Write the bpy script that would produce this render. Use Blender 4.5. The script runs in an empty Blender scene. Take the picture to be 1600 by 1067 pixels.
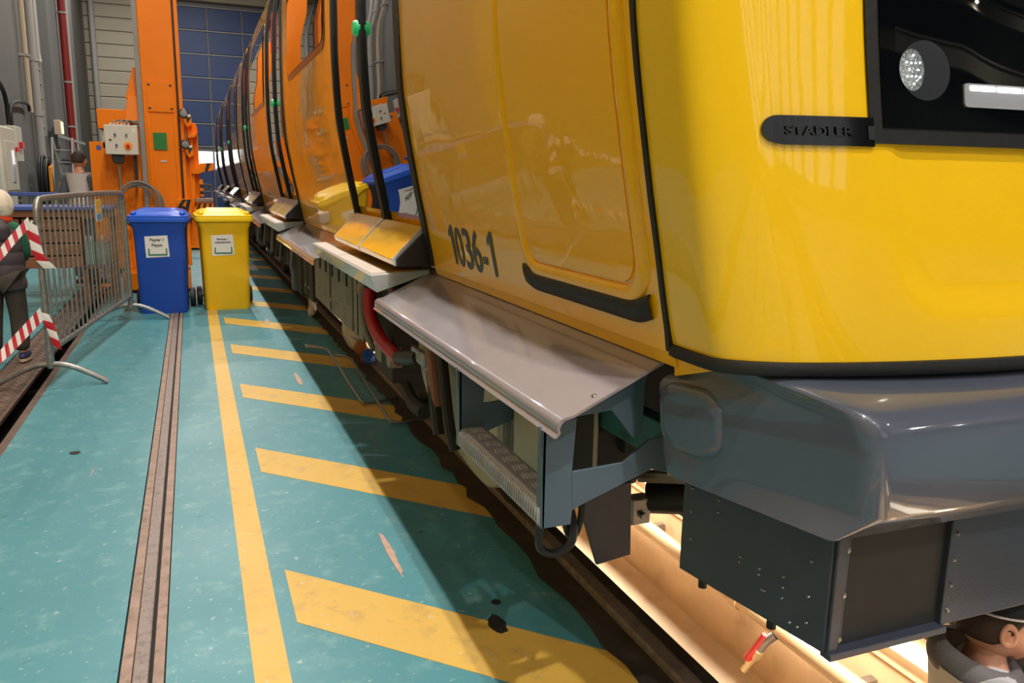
import bpy, bmesh, math, random
import numpy as np
from mathutils import Vector, Matrix
random.seed(7)
PI = math.pi
S = bpy.context.scene
COL = S.collection

# ------------------------------------------------------------------ camera
cam_d = bpy.data.cameras.new('camera')
cam = bpy.data.objects.new('camera', cam_d); COL.objects.link(cam)
cam_d.sensor_width = 36.0; cam_d.lens = 1250 / 1600 * 36.0; cam_d.clip_start = 0.02; cam_d.clip_end = 200
Rw = ((0.93017243, -0.05567721, 0.36287642), (-0.36672356, -0.18700714, 0.91134086), (0.01711957, -0.98077947, -0.19436703))
M = Matrix.Identity(4)
for i in range(3):
    M[i][0] = Rw[i][0]; M[i][1] = -Rw[i][1]; M[i][2] = -Rw[i][2]
M.translation = (0, 0, 1.38)
cam.matrix_world = M
S.camera = cam

# ------------------------------------------------------------------ world, exposure, hall lights
world = bpy.data.worlds.new('world'); S.world = world; world.use_nodes = True
bg = world.node_tree.nodes['Background']
bg.inputs['Color'].default_value = (0.75, 0.85, 1.0, 1); bg.inputs['Strength'].default_value = 0.03
S.view_settings.view_transform = 'Standard'; S.view_settings.look = 'None'
S.view_settings.gamma = 1; S.view_settings.use_curve_mapping = False
S.view_settings.exposure = 0.0
LAMP_Z = 8.6
LAMPS = [  # x, y, watts : high-bay lamps hanging under the hall roof
    (0.75, -11.0, 300), (0.75, -6.5, 420), (0.72, -2.5, 440), (0.36, 2.0, 230), (0.36, 6.5, 230), (0.42, 11.0, 240), (0.42, 16.0, 240), (0.42, 22.0, 260), (0.42, 28.5, 280),
    (1.95, 4.0, 40), (1.95, 11.0, 40),
    (-2.4, -5.0, 45), (-2.4, 3.0, 20), (-2.4, 13.0, 40), (-2.4, 22.0, 60), (-2.4, 30.0, 90),
    (8.0, -7.0, 160), (15.0, -12.0, 160, 6.4), (22.0, -9.0, 160), (24.0, -17.0, 160), (12.0, -9.0, 60, 5.4), (19.0, -15.0, 60, 5.4), (17.0, -18.5, 60, 7.4), (24.0, -13.0, 60, 4.4)]  # far-aisle lamps, some hung low, added to glint in the windscreen
def srgb(r, g, b):
    def f(c):
        c /= 255.0
        return c / 12.92 if c <= 0.04045 else ((c + 0.055) / 1.055) ** 2.4
    return (f(r), f(g), f(b), 1.0)

# ------------------------------------------------------------------ materials
MT = {}
def mat(name, col, rough=0.5, metal=0.0, coat=0.0, coat_rough=0.03, var=0.0, vscale=3.0, bump=0.0, bscale=40.0, spec=0.5,
        dirt=None, dirt_amt=0.0, dscale=2.0, emit=None, estr=0.0, rvar=0.0, bump_dist=0.01):
    m = bpy.data.materials.new(name); m.use_nodes = True
    nt = m.node_tree; N = nt.nodes; L = nt.links
    b = N['Principled BSDF']
    b.inputs['Roughness'].default_value = rough; b.inputs['Metallic'].default_value = metal
    b.inputs['Coat Weight'].default_value = coat; b.inputs['Coat Roughness'].default_value = coat_rough
    b.inputs['Specular IOR Level'].default_value = spec
    tc = N.new('ShaderNodeTexCoord')
    def noise(scale, detail=4.0):
        n = N.new('ShaderNodeTexNoise'); n.inputs['Scale'].default_value = scale; n.inputs['Detail'].default_value = detail
        L.new(tc.outputs['Object'], n.inputs['Vector']); return n
    rgb = N.new('ShaderNodeRGB'); rgb.outputs[0].default_value = col
    out = rgb.outputs[0]
    n1 = noise(vscale)
    mr = N.new('ShaderNodeMapRange'); mr.inputs[1].default_value = 0.3; mr.inputs[2].default_value = 0.7
    mr.inputs[3].default_value = 1 - var; mr.inputs[4].default_value = 1 + var
    L.new(n1.outputs['Fac'], mr.inputs[0])
    hs = N.new('ShaderNodeHueSaturation'); L.new(mr.outputs[0], hs.inputs['Value']); L.new(out, hs.inputs['Color']); out = hs.outputs[0]
    if dirt is not None:
        n2 = noise(dscale, 8.0)
        cr = N.new('ShaderNodeMapRange'); cr.inputs[1].default_value = 0.52; cr.inputs[2].default_value = 0.75
        cr.inputs[3].default_value = 0; cr.inputs[4].default_value = dirt_amt
        L.new(n2.outputs['Fac'], cr.inputs[0])
        mx = N.new('ShaderNodeMix'); mx.data_type = 'RGBA'
        L.new(cr.outputs[0], mx.inputs[0]); L.new(out, mx.inputs[6]); mx.inputs[7].default_value = dirt; out = mx.outputs[2]
    L.new(out, b.inputs['Base Color'])
    if rvar:
        n3 = noise(vscale * 2.3)
        m3 = N.new('ShaderNodeMapRange'); m3.inputs[3].default_value = max(0, rough - rvar); m3.inputs[4].default_value = rough + rvar
        L.new(n3.outputs['Fac'], m3.inputs[0]); L.new(m3.outputs[0], b.inputs['Roughness'])
    if bump:
        n4 = noise(bscale, 3.0)
        bp = N.new('ShaderNodeBump'); bp.inputs['Strength'].default_value = bump; bp.inputs['Distance'].default_value = bump_dist
        L.new(n4.outputs['Fac'], bp.inputs['Height']); L.new(bp.outputs[0], b.inputs['Normal'])
        if coat: L.new(bp.outputs[0], b.inputs['Coat Normal'])
    if emit is not None:
        b.inputs['Emission Color'].default_value = emit; b.inputs['Emission Strength'].default_value = estr
    MT[name] = m
    return m
mat('yellow_paint', srgb(250, 184, 0), 0.32, spec=0.15, coat=0.9, coat_rough=0.025, var=0.02, bump=0.25, bscale=2.2, bump_dist=0.012)
mat('yellow_front', srgb(244, 194, 18), 0.3, spec=0.2, coat=0.9, coat_rough=0.04, var=0.02, bump=0.15, bscale=3.0, bump_dist=0.01)
mat('grey_paint', srgb(80, 86, 101), 0.3, spec=0.25, coat=1.0, coat_rough=0.03, var=0.05, vscale=5)
mat('plate_paint', srgb(138, 130, 134), 0.3, spec=0.2, coat=1.0, coat_rough=0.03, var=0.03, dirt=srgb(80, 74, 70), dirt_amt=0.12, dscale=5)
mat('bracket_paint', srgb(74, 94, 110), 0.42, var=0.06, vscale=8)
mat('box_paint', srgb(56, 62, 76), 0.42, var=0.08, vscale=6, bump=0.1, bscale=220)
mat('silver_paint', srgb(196, 196, 198), 0.32, coat=0.6, var=0.03)
mat('sill_metal', srgb(205, 190, 178), 0.4, var=0.04, bump=0.3, bscale=300)
mat('black_rubber', srgb(22, 20, 20), 0.55, var=0.1, vscale=12, bump=0.15, bscale=60)
mat('black_gloss', srgb(10, 10, 12), 0.12, var=0.05)
mat('dark_glass', srgb(9, 10, 12), 0.015, coat=1.0, coat_rough=0.01, spec=0.7)
mat('cab_glass', srgb(7, 8, 11), 0.015, spec=0.5)
mat('anthracite', srgb(40, 42, 48), 0.35, var=0.05)
mat('under_dark', srgb(34, 34, 35), 0.7, var=0.2, vscale=9)
mat('under_grey', srgb(128, 126, 112), 0.55, var=0.1, vscale=7, dirt=srgb(50, 44, 36), dirt_amt=0.5, dscale=6)
mat('under_cream', srgb(160, 156, 138), 0.55, var=0.08, vscale=5, dirt=srgb(60, 52, 44), dirt_amt=0.35, dscale=5)
mat('steel', srgb(150, 148, 145), 0.35, metal=0.9, var=0.15, vscale=20)
mat('galvanized', srgb(150, 148, 145), 0.42, metal=0.75, var=0.22, vscale=30, rvar=0.12)
mat('tread_metal', srgb(160, 160, 164), 0.4, metal=0.3, var=0.12, vscale=25)
mat('red_hose', srgb(170, 20, 38), 0.4)
mat('cable_black', srgb(20, 20, 21), 0.5)
mat('cable_grey', srgb(120, 118, 112), 0.5)
mat('cable_brown', srgb(140, 100, 85), 0.5)
mat('lime', srgb(150, 175, 40), 0.5)
mat('white_plastic', srgb(225, 222, 215), 0.45)
mat('lettering', srgb(62, 64, 72), 0.4)
mat('green_led', srgb(30, 160, 90), 0.3, emit=srgb(30, 200, 110), estr=0.25)
mat('red_strip', srgb(190, 25, 50), 0.35)
mat('lens_glass', srgb(190, 200, 210), 0.08, metal=0.8, bump=0.8, bscale=180)
mat('led_white', srgb(255, 255, 255), 0.4, emit=(1, 0.98, 0.95, 1), estr=3.0)
mat('lamp_disc', (1, 1, 1, 1), 0.4, emit=(1, 0.95, 0.86, 1), estr=22.0)
mat('teal_beam', srgb(55, 110, 108), 0.5, dirt=srgb(30, 30, 32), dirt_amt=0.9, dscale=18)
mat('orange_paint', srgb(240, 126, 0), 0.4, spec=0.25, coat=0.1, coat_rough=0.1, var=0.05, vscale=2)
mat('hazard_black', srgb(28, 26, 26), 0.5)
mat('grey_strip', srgb(140, 136, 130), 0.5, var=0.08)
mat('green_panel', srgb(36, 120, 48), 0.6)
mat('ctrl_grey', srgb(206, 200, 184), 0.45, var=0.03)
mat('blue_bin', srgb(22, 70, 168), 0.42, var=0.05, bump=0.1, bscale=150)
mat('blue_lid', srgb(40, 92, 205), 0.35, var=0.04)
mat('yellow_bin', srgb(236, 184, 8), 0.4, var=0.05, bump=0.1, bscale=150, dirt=srgb(140, 110, 30), dirt_amt=0.2)
mat('yellow_lid', srgb(250, 205, 15), 0.35, var=0.03)
mat('label_white', srgb(225, 220, 212), 0.55)
mat('label_green', srgb(10, 115, 75), 0.5)
mat('print_black', srgb(35, 35, 38), 0.6)
mat('tape_white', srgb(232, 222, 215), 0.4)
mat('tape_red', srgb(190, 24, 40), 0.4)
mat('rail_brown', srgb(150, 124, 110), 0.6, var=0.18, vscale=14, dirt=srgb(70, 52, 44), dirt_amt=0.6, dscale=30, bump=0.3, bscale=60)
mat('rail_steel', srgb(136, 122, 116), 0.5, metal=0.2, var=0.15, vscale=25, dirt=srgb(70, 56, 50), dirt_amt=0.5, dscale=40, bump=0.35, bscale=120)
mat('rust_plate', srgb(104, 84, 74), 0.6, metal=0.2, var=0.2, vscale=10, bump=0.3, bscale=50)
mat('gap_dark', srgb(30, 25, 22), 0.8)
mat('dark_strip', srgb(60, 54, 50), 0.65, var=0.25, vscale=6, dirt=srgb(95, 80, 70), dirt_amt=0.5, dscale=5, bump=0.2, bscale=40)
mat('pit_cream', srgb(230, 208, 178), 0.75, var=0.06, vscale=3, dirt=srgb(170, 140, 105), dirt_amt=0.35, dscale=6)
mat('pit_wall', srgb(205, 176, 140), 0.8, var=0.08, vscale=3, dirt=srgb(130, 100, 70), dirt_amt=0.35, dscale=5)
mat('pit_pipe', srgb(190, 165, 130), 0.4, metal=0.3, var=0.1)
mat('brass', srgb(200, 180, 140), 0.3, metal=0.9)
mat('red_paint', srgb(200, 25, 30), 0.35)
mat('tube_light', (1, 1, 1, 1), 0.5, emit=(1.0, 0.86, 0.66, 1), estr=6.0)
mat('wall_grey', srgb(112, 112, 112), 0.75, var=0.05, vscale=1)
mat('wall_dark', srgb(76, 72, 66), 0.75, var=0.05, vscale=1)
mat('cladding', srgb(188, 178, 160), 0.6, var=0.05, vscale=1)
mat('door_blue', srgb(52, 74, 124), 0.5, var=0.06, vscale=1)
mat('door_frame', srgb(110, 108, 112), 0.5)
mat('lit_pane', (1, 1, 1, 1), 0.3, emit=(0.95, 0.98, 1.0, 1), estr=2.2)
mat('added_glow', (1, 1, 1, 1), 0.3, emit=(0.95, 0.97, 1.0, 1), estr=1.1)
mat('pipe_beige', srgb(200, 180, 155), 0.5)
mat('pipe_grey', srgb(168, 165, 160), 0.5)
mat('pipe_red', srgb(140, 30, 26), 0.5)
mat('ceiling_dark', srgb(70, 66, 62), 0.8)
mat('beam_dark', srgb(150, 140, 130), 0.7)
mat('blue_rail', srgb(70, 88, 160), 0.5)
mat('brown_wood', srgb(128, 78, 44), 0.55, var=0.15, vscale=4)
mat('skin', srgb(200, 145, 120), 0.5, var=0.04)
mat('hair_dark', srgb(48, 32, 26), 0.7)
mat('vest_white', srgb(205, 200, 200), 0.8, var=0.05)
mat('sleeve_blue', srgb(86, 92, 108), 0.8, var=0.1)
mat('puffy', srgb(72, 60, 64), 0.6, var=0.12, vscale=9, bump=0.4, bscale=25)
mat('trouser', srgb(64, 56, 48), 0.85, var=0.15, vscale=12)
mat('shoe', srgb(40, 42, 78), 0.6)
mat('sole', srgb(190, 170, 140), 0.7)
mat('hat', srgb(222, 205, 180), 0.85, dirt=srgb(70, 110, 140), dirt_amt=0.9, dscale=16)
mat('scarf', srgb(210, 60, 20), 0.85, var=0.2, vscale=20)
mat('green_cloth', srgb(30, 90, 66), 0.8)
mat('cap_black', srgb(24, 24, 27), 0.8)
mat('hood_grey', srgb(120, 116, 118), 0.85, var=0.08, vscale=15, bump=0.3, bscale=200)
mat('jacket_white', srgb(214, 214, 220), 0.7, var=0.05)
mat('cloth_white', srgb(205, 190, 180), 0.7, var=0.1, vscale=9)
mat('cardboard', srgb(150, 85, 45), 0.8, var=0.1)
mat('cloth_blue', srgb(20, 80, 180), 0.7)
mat('orange_hook', srgb(240, 150, 20), 0.5)

# teal floor with scuffs, and worn line paint over it
def floor_mat(name, base, wear, amt, rough):
    m = mat(name, base, rough, var=0.07, vscale=0.8, rvar=0.12)
    nt = m.node_tree; N = nt.nodes; L = nt.links; b = N['Principled BSDF']
    src = b.inputs['Base Color'].links[0].from_socket
    tc = [n for n in N if n.type == 'TEX_COORD'][0]
    def layer(src, scale, lo, hi, a, col, stretch=(1, 1, 1), detail=9.0):
        mp = N.new('ShaderNodeMapping'); mp.inputs['Scale'].default_value = stretch
        L.new(tc.outputs['Object'], mp.inputs['Vector'])
        n = N.new('ShaderNodeTexNoise'); n.inputs['Scale'].default_value = scale; n.inputs['Detail'].default_value = detail
        n.inputs['Roughness'].default_value = 0.65
        L.new(mp.outputs[0], n.inputs['Vector'])
        r = N.new('ShaderNodeMapRange'); r.inputs[1].default_value = lo; r.inputs[2].default_value = hi; r.inputs[3].default_value = 0; r.inputs[4].default_value = a
        L.new(n.outputs['Fac'], r.inputs[0])
        mx = N.new('ShaderNodeMix'); mx.data_type = 'RGBA'
        L.new(r.outputs[0], mx.inputs[0]); L.new(src, mx.inputs[6]); mx.inputs[7].default_value = col
        return mx.outputs[2]
    s = layer(src, 9.0, 0.53, 0.68, amt, wear)
    s = layer(s, 30.0, 0.61, 0.68, amt, srgb(190, 196, 186))
    s = layer(s, 14.0, 0.655, 0.69, 0.7, srgb(58, 52, 46), (0.6, 1.6, 1))
    s = layer(s, 3.5, 0.66, 0.72, 0.6, srgb(176, 146, 126), (2.4, 0.6, 1))
    L.new(s, b.inputs['Base Color'])
    return m
floor_mat('floor_teal', srgb(68, 131, 140), srgb(120, 160, 158), 0.5, 0.46)
floor_mat('line_yellow', srgb(206, 164, 70), srgb(170, 138, 78), 0.6, 0.5)

# ------------------------------------------------------------------ mesh helpers
class MB:
    def __init__(s): s.v = []; s.f = []; s.m = []
    def add(s, verts, faces, mi=0):
        o = len(s.v); s.v += [tuple(map(float, p)) for p in verts]
        for f in faces: s.f.append(tuple(i + o for i in f)); s.m.append(mi)
        return s
    def box(s, x0, x1, y0, y1, z0, z1, mi=0):
        return s.add([(x0, y0, z0), (x1, y0, z0), (x1, y1, z0), (x0, y1, z0), (x0, y0, z1), (x1, y0, z1), (x1, y1, z1), (x0, y1, z1)],
                     [(0, 3, 2, 1), (4, 5, 6, 7), (0, 1, 5, 4), (1, 2, 6, 5), (2, 3, 7, 6), (3, 0, 4, 7)], mi)
    def prism(s, pts, d, mi=0):
        """extrude a polygon of 3-D points by vector d"""
        n = len(pts); d = Vector(d)
        a = [Vector(p) for p in pts]; nrm = Vector((0, 0, 0))
        for i in range(n): nrm += a[i].cross(a[(i + 1) % n])
        if nrm.dot(d) > 0: a.reverse()
        v = a + [p + d for p in a]
        f = [tuple(range(n)), tuple(range(2 * n - 1, n - 1, -1))] + [(i, i + n, (i + 1) % n + n, (i + 1) % n) for i in range(n)]
        return s.add(v, f, mi)
    def tube(s, pts, r, seg=10, caps=True, mi=0, smooth=0, closed=False):
        P = [Vector(p) for p in pts]
        if smooth:
            for _ in range(smooth):
                Q = [P[0]]
                for i in range(len(P) - 1):
                    Q += [P[i] * .75 + P[i + 1] * .25, P[i] * .25 + P[i + 1] * .75]
                Q.append(P[-1]); P = Q
        rs = r if isinstance(r, (list, tuple)) else None
        n = len(P); T = []
        for i in range(n):
            t = (P[min(i + 1, n - 1)] - P[max(i - 1, 0)])
            T.append(t.normalized() if t.length > 1e-9 else Vector((0, 0, 1)))
        up = Vector((0, 0, 1)) if abs(T[0].z) < .9 else Vector((1, 0, 0))
        u = T[0].cross(up).normalized(); verts = []
        for i in range(n):
            u = (u - T[i] * u.dot(T[i])).normalized(); w = T[i].cross(u)
            rr = np.interp(i / (n - 1), np.linspace(0, 1, len(rs)), rs) if rs else r
            for k in range(seg):
                a = 2 * PI * k / seg; verts.append(P[i] + (u * math.cos(a) + w * math.sin(a)) * rr)
        F = [(i * seg + k, i * seg + (k + 1) % seg, (i + 1) * seg + (k + 1) % seg, (i + 1) * seg + k) for i in range(n - 1) for k in range(seg)]
        if caps: F += [tuple(range(seg - 1, -1, -1)), tuple((n - 1) * seg + k for k in range(seg))]
        return s.add(verts, F, mi)
    def grid(s, rows, mi=0, flip=False):
        """rows of equal length lists of points"""
        n = len(rows[0]); v = [p for r in rows for p in r]
        F = []
        for i in range(len(rows) - 1):
            for j in range(n - 1):
                q = (i * n + j, i * n + j + 1, (i + 1) * n + j + 1, (i + 1) * n + j)
                F.append(q[::-1] if flip else q)
        return s.add(v, F, mi)
    def lathe(s, prof, c=(0, 0, 0), axis='z', seg=24, mi=0):
        v = []; n = len(prof)
        for k in range(seg):
            a = 2 * PI * k / seg
            for r, h in prof:
                p = (r * math.cos(a), r * math.sin(a), h)
                if axis == 'x': p = (h, r * math.cos(a), r * math.sin(a))
                if axis == 'y': p = (r * math.sin(a), h, r * math.cos(a))
                v.append((p[0] + c[0], p[1] + c[1], p[2] + c[2]))
        F = []
        for k in range(seg):
            for i in range(n - 1):
                a, b = k * n + i, ((k + 1) % seg) * n + i
                F.append((a, b, b + 1, a + 1))
        return s.add(v, F, mi)
    def ring(s, c, R, r, axis='z', seg=28, rs=8, squash=1.0, mi=0):
        v = []
        for i in range(seg):
            a = 2 * PI * i / seg
            for k in range(rs):
                b = 2 * PI * k / rs; rr = R + r * math.cos(b); h = r * math.sin(b)
                x, y = rr * math.cos(a), rr * math.sin(a) * squash
                p = (x, y, h) if axis == 'z' else ((h, x, y) if axis == 'x' else (x, h, y))
                v.append((p[0] + c[0], p[1] + c[1], p[2] + c[2]))
        F = [(i * rs + k, ((i + 1) % seg) * rs + k, ((i + 1) % seg) * rs + (k + 1) % rs, i * rs + (k + 1) % rs) for i in range(seg) for k in range(rs)]
        return s.add(v, F, mi)
    def blob(s, c, r, seg=16, rings=10, mi=0, fn=None):
        v = []; c = Vector(c)
        for i in range(rings + 1):
            t = PI * i / rings
            for k in range(seg):
                a = 2 * PI * k / seg
                d = Vector((math.sin(t) * math.cos(a), math.sin(t) * math.sin(a), math.cos(t)))
                sc = fn(d) if fn else 1.0
                v.append(c + Vector((d.x * r[0], d.y * r[1], d.z * r[2])) * sc)
        F = [(i * seg + k, (i + 1) * seg + k, (i + 1) * seg + (k + 1) % seg, i * seg + (k + 1) % seg) for i in range(rings) for k in range(seg)]
        return s.add(v, F, mi)
    def build(s, name, m, parent=None, bevel=0.0, bseg=2, smooth=35, solid=0.0, weld=True):
        me = bpy.data.meshes.new(name); me.from_pydata(s.v, [], s.f)
        bm = bmesh.new(); bm.from_mesh(me)
        if weld: bmesh.ops.remove_doubles(bm, verts=bm.verts, dist=1e-5)
        bmesh.ops.recalc_face_normals(bm, faces=bm.faces) if weld else None
        bm.to_mesh(me); bm.free()
        ms = m if isinstance(m, (list, tuple)) else [m]
        for q in ms: me.materials.append(MT[q])
        if len(ms) > 1 and len(me.polygons) == len(s.m):
            for p, i in zip(me.polygons, s.m): p.material_index = i
        o = bpy.data.objects.new(name, me); COL.objects.link(o)
        if parent is not None:
            o.parent = parent
            if parent.get('_world'): o.location = -Vector(parent['_world'])
        if smooth:
            for p in me.polygons: p.use_smooth = True
            me.set_sharp_from_angle(angle=math.radians(smooth))
        if solid:
            md = o.modifiers.new('solid', 'SOLIDIFY'); md.thickness = solid; md.offset = 0
        if bevel:
            md = o.modifiers.new('bevel', 'BEVEL'); md.width = bevel; md.segments = bseg; md.limit_method = 'ANGLE'; md.angle_limit = math.radians(40)
        return o
def tag(o, label, cat, group=None):
    o['label'] = label; o['category'] = cat
    if group: o['group'] = group
    return o
def struct(o, label=None):
    o['kind'] = 'structure'
    if label: o['label'] = label
    return o
def thing(name, label, cat, loc=(0, 0, 0), rotz=0.0, group=None, world_verts=False):
    o = bpy.data.objects.new(name, None); COL.objects.link(o); o.location = loc; o.rotation_euler = (0, 0, rotz)
    o.empty_display_size = 0.1
    if world_verts: o['_world'] = tuple(map(float, loc))
    return tag(o, label, cat, group)
def share(o, name, parent, loc=None, rot=None):
    """copy of a part sharing its mesh"""
    c = o.copy(); c.name = name; COL.objects.link(c); c.parent = parent
    if loc is not None: c.location = loc
    if rot is not None: c.rotation_euler = rot
    return c
def text_verts(txt, size, bold=0.0, extrude=0.0, align='LEFT', spacing=1.0):
    cu = bpy.data.curves.new('txt', 'FONT'); cu.body = txt; cu.size = size; cu.offset = bold; cu.extrude = extrude; cu.align_x = align
    cu.space_character = spacing; cu.resolution_u = 3
    ob = bpy.data.objects.new('txt', cu); COL.objects.link(ob)
    bpy.context.view_layer.update()
    me = bpy.data.meshes.new_from_object(ob.evaluated_get(bpy.context.evaluated_depsgraph_get()))
    v = [tuple(p.co) for p in me.vertices]; f = [tuple(p.vertices) for p in me.polygons]
    bpy.data.objects.remove(ob); bpy.data.curves.remove(cu); bpy.data.meshes.remove(me)
    return v, f
def text_obj(name, txt, size, mapf, m, parent, bold=0.0, extrude=0.0, align='LEFT', fitw=None, spacing=1.0):
    v, f = text_verts(txt, size, bold, extrude, align, spacing)
    if fitw:
        x0 = min(p[0] for p in v); x1 = max(p[0] for p in v); k = fitw / (x1 - x0)
        v = [((p[0] - x0) * k, p[1], p[2]) for p in v]
    b = MB(); b.add([mapf(*p) for p in v], f)
    return b.build(name, m, parent, smooth=0)
def rounded_poly(w, h, r, n=5):
    P = []
    for cx, cy, a0 in ((w / 2 - r, h / 2 - r, 0), (-w / 2 + r, h / 2 - r, 90), (-w / 2 + r, -h / 2 + r, 180), (w / 2 - r, -h / 2 + r, 270)):
        for i in range(n + 1):
            a = math.radians(a0 + 90 * i / n); P.append((cx + r * math.cos(a), cy + r * math.sin(a)))
    return P

# ================================================================== THE HALL
Y0, Y1 = -22.0, 34.5
WX, EX = -3.3, 30.0          # side walls
b = MB()
b.box(WX, -1.345, Y0, Y1, -0.3, 0); b.box(-0.955, -0.268, Y0, Y1, -0.3, 0); b.box(-0.142, 1.115, Y0, Y1, -0.3, 0)
b.box(2.88, EX, Y0, Y1, -0.3, 0)
floor = struct(b.build('floor', 'floor_teal', smooth=0), 'worn teal painted workshop floor')
# painted line and hatching, each bar its own piece
o = MB().box(0.09, 0.187, Y0, Y1 - 1, 0.0, 0.0015).build('floor_line', 'line_yellow', floor, smooth=0); o['label'] = 'long yellow floor line'
hp = [(0.238, 0), (1.105, -0.867), (1.105, -0.867 - 0.375), (0.238, -0.375)]
first = None
for k in range(-3, 15):
    y = 2.772 + 1.424 * k
    if first is None:
        first = MB().prism([(p[0], p[1], 0.0) for p in hp], (0, 0, 0.0015)).build('hatch_bar', 'line_yellow', floor, smooth=0); first.location.y = y
    else:
        c = share(first, 'hatch_bar', floor, (0, y, 0))
# worn bare patch beside the near hatch bar and dark oil spots
def patch(name, m, pts, parent):
    return MB().prism([(x, y, 0.0017) for x, y in pts], (0, 0, 0.0006)).build(name, m, parent, smooth=0)
random.seed(3)
def blobpts(cx, cy, rx, ry, n=14, j=0.35):
    return [(cx + rx * math.cos(2 * PI * i / n) * (1 - j * random.random()), cy + ry * math.sin(2 * PI * i / n) * (1 - j * random.random())) for i in range(n)]
mat('bare_floor', srgb(186, 148, 128), 0.6, var=0.15, vscale=30)
mat('oil_spot', srgb(30, 30, 32), 0.4)
patch('bare_patch', 'bare_floor', blobpts(0.625, 2.78, 0.016, 0.22), floor)
patch('bare_patch', 'bare_floor', blobpts(0.63, 5.62, 0.022, 0.24), floor)
patch('bare_patch', 'bare_floor', blobpts(0.63, 8.1, 0.03, 0.16), floor)
patch('oil_spot', 'oil_spot', blobpts(0.83, 2.17, 0.035, 0.07), floor)
patch('oil_spot', 'oil_spot', blobpts(0.875, 2.30, 0.02, 0.02), floor)
patch('oil_spot', 'oil_spot', blobpts(-0.62, 4.4, 0.035, 0.03), floor)

# ragged bare edge where the teal paint has worn off beside the pit strip
random.seed(21); eg = [(1.116, 0.6)]
yy = 0.6
edge = []
while yy < 9.0:
    edge.append((1.108 - 0.04 * random.random() * (1 if random.random() < .6 else .3), yy)); yy += 0.05 + 0.12 * random.random()
pe = MB(); rowA = [(x, y, 0.0019) for x, y in edge]; rowB = [(1.118, y, 0.0019) for x, y in edge]
pe.grid([rowA, rowB]); pe.build('bare_edge', 'dark_strip', floor, smooth=0)
# flush crane rail in a brown grouted channel
b = MB(); b.box(-0.268, -0.142, Y0, Y1, -0.3, -0.022)
tr = struct(b.build('trim_1', 'gap_dark', smooth=0), 'narrow dark floor channel')
MB().box(-0.262, -0.232, Y0, Y1, -0.03, -0.002).build('grout_strip', 'rail_brown', tr, smooth=0)
MB().box(-0.176, -0.147, Y0, Y1, -0.03, -0.002).build('grout_strip', 'rail_brown', tr, smooth=0)
MB().box(-0.230, -0.187, Y0, Y1, -0.03, 0.001).build('flush_rail', 'rail_steel', tr, bevel=0.004)

# covered trench on the left
b = MB(); b.box(-1.345, -0.955, Y0, Y1, -0.3, -0.16)
tr = struct(b.build('trim_2', 'gap_dark', smooth=0), 'dark steel trench in the floor')
MB().box(-1.0, -0.955, Y0, Y1, -0.17, -0.004).build('edge_bar', 'rust_plate', tr, smooth=0)
proto = MB(); proto.box(-1.345, -1.09, 0, 1.48, -0.035, -0.012)
for i in range(34):                                   # raised tread on the cover plates
    for j in range(6):
        x = -1.33 + 0.04 * j + (0.02 if i % 2 else 0); y = 0.03 + i * 0.042
        s = 1 if (i + j) % 2 else -1
        proto.prism([(x, y, -0.012), (x + 0.006, y, -0.012), (x + 0.006 + 0.016 * s, y + 0.022, -0.012), (x + 0.016 * s, y + 0.022, -0.012)], (0, 0, 0.003))
pl = proto.build('cover_plate', 'rust_plate', tr, smooth=0); pl.location.y = 2.0
for k in range(1, 14): share(pl, 'cover_plate', tr, (0, 2.0 + 1.5 * k, 0))

# rail edge strip beside the pit
b = MB(); b.box(1.115, 1.32, Y0, Y1, -0.3, -0.004)
tr = struct(b.build('trim_3', 'dark_strip', smooth=0), 'dark oily concrete strip along the inspection pit')
b = MB(); b.prism([(1.20, Y0, -0.02), (1.262, Y0, -0.02), (1.262, Y0, 0.012), (1.25, Y0, 0.018), (1.21, Y0, 0.018), (1.20, Y0, 0.012)], (0, Y1 - Y0, 0))
b.build('track_rail', 'rail_steel', tr, smooth=0)
b = MB(); b.box(2.65, 2.88, Y0, Y1, -0.3, -0.004)
tr = struct(b.build('trim_4', 'dark_strip', smooth=0), 'dark concrete strip on the far side of the pit')
MB().box(2.708, 2.77, Y0, Y1, -0.02, 0.018).build('track_rail', 'rail_steel', tr, bevel=0.006)
# inspection pit
PZ0 = -1.16
o = struct(MB().box(1.32, 2.65, Y0, Y1, PZ0 - 0.1, PZ0).build('floor_pit', 'pit_cream', smooth=0), 'cream painted inspection pit floor')
o = struct(MB().box(2.65, 2.75, Y0, Y1, PZ0 - 0.1, -0.3).build('wall_pit_far', 'pit_wall', smooth=0), 'tan far wall of the inspection pit')
MB().box(2.60, 2.65, Y0, Y1, -0.30, -0.24).build('wall_ledge', 'pit_wall', o, smooth=0)
o = struct(MB().box(1.22, 1.32, Y0, Y1, PZ0 - 0.1, -0.3).build('wall_pit_near', 'pit_wall', smooth=0), 'near wall of the inspection pit')

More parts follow.
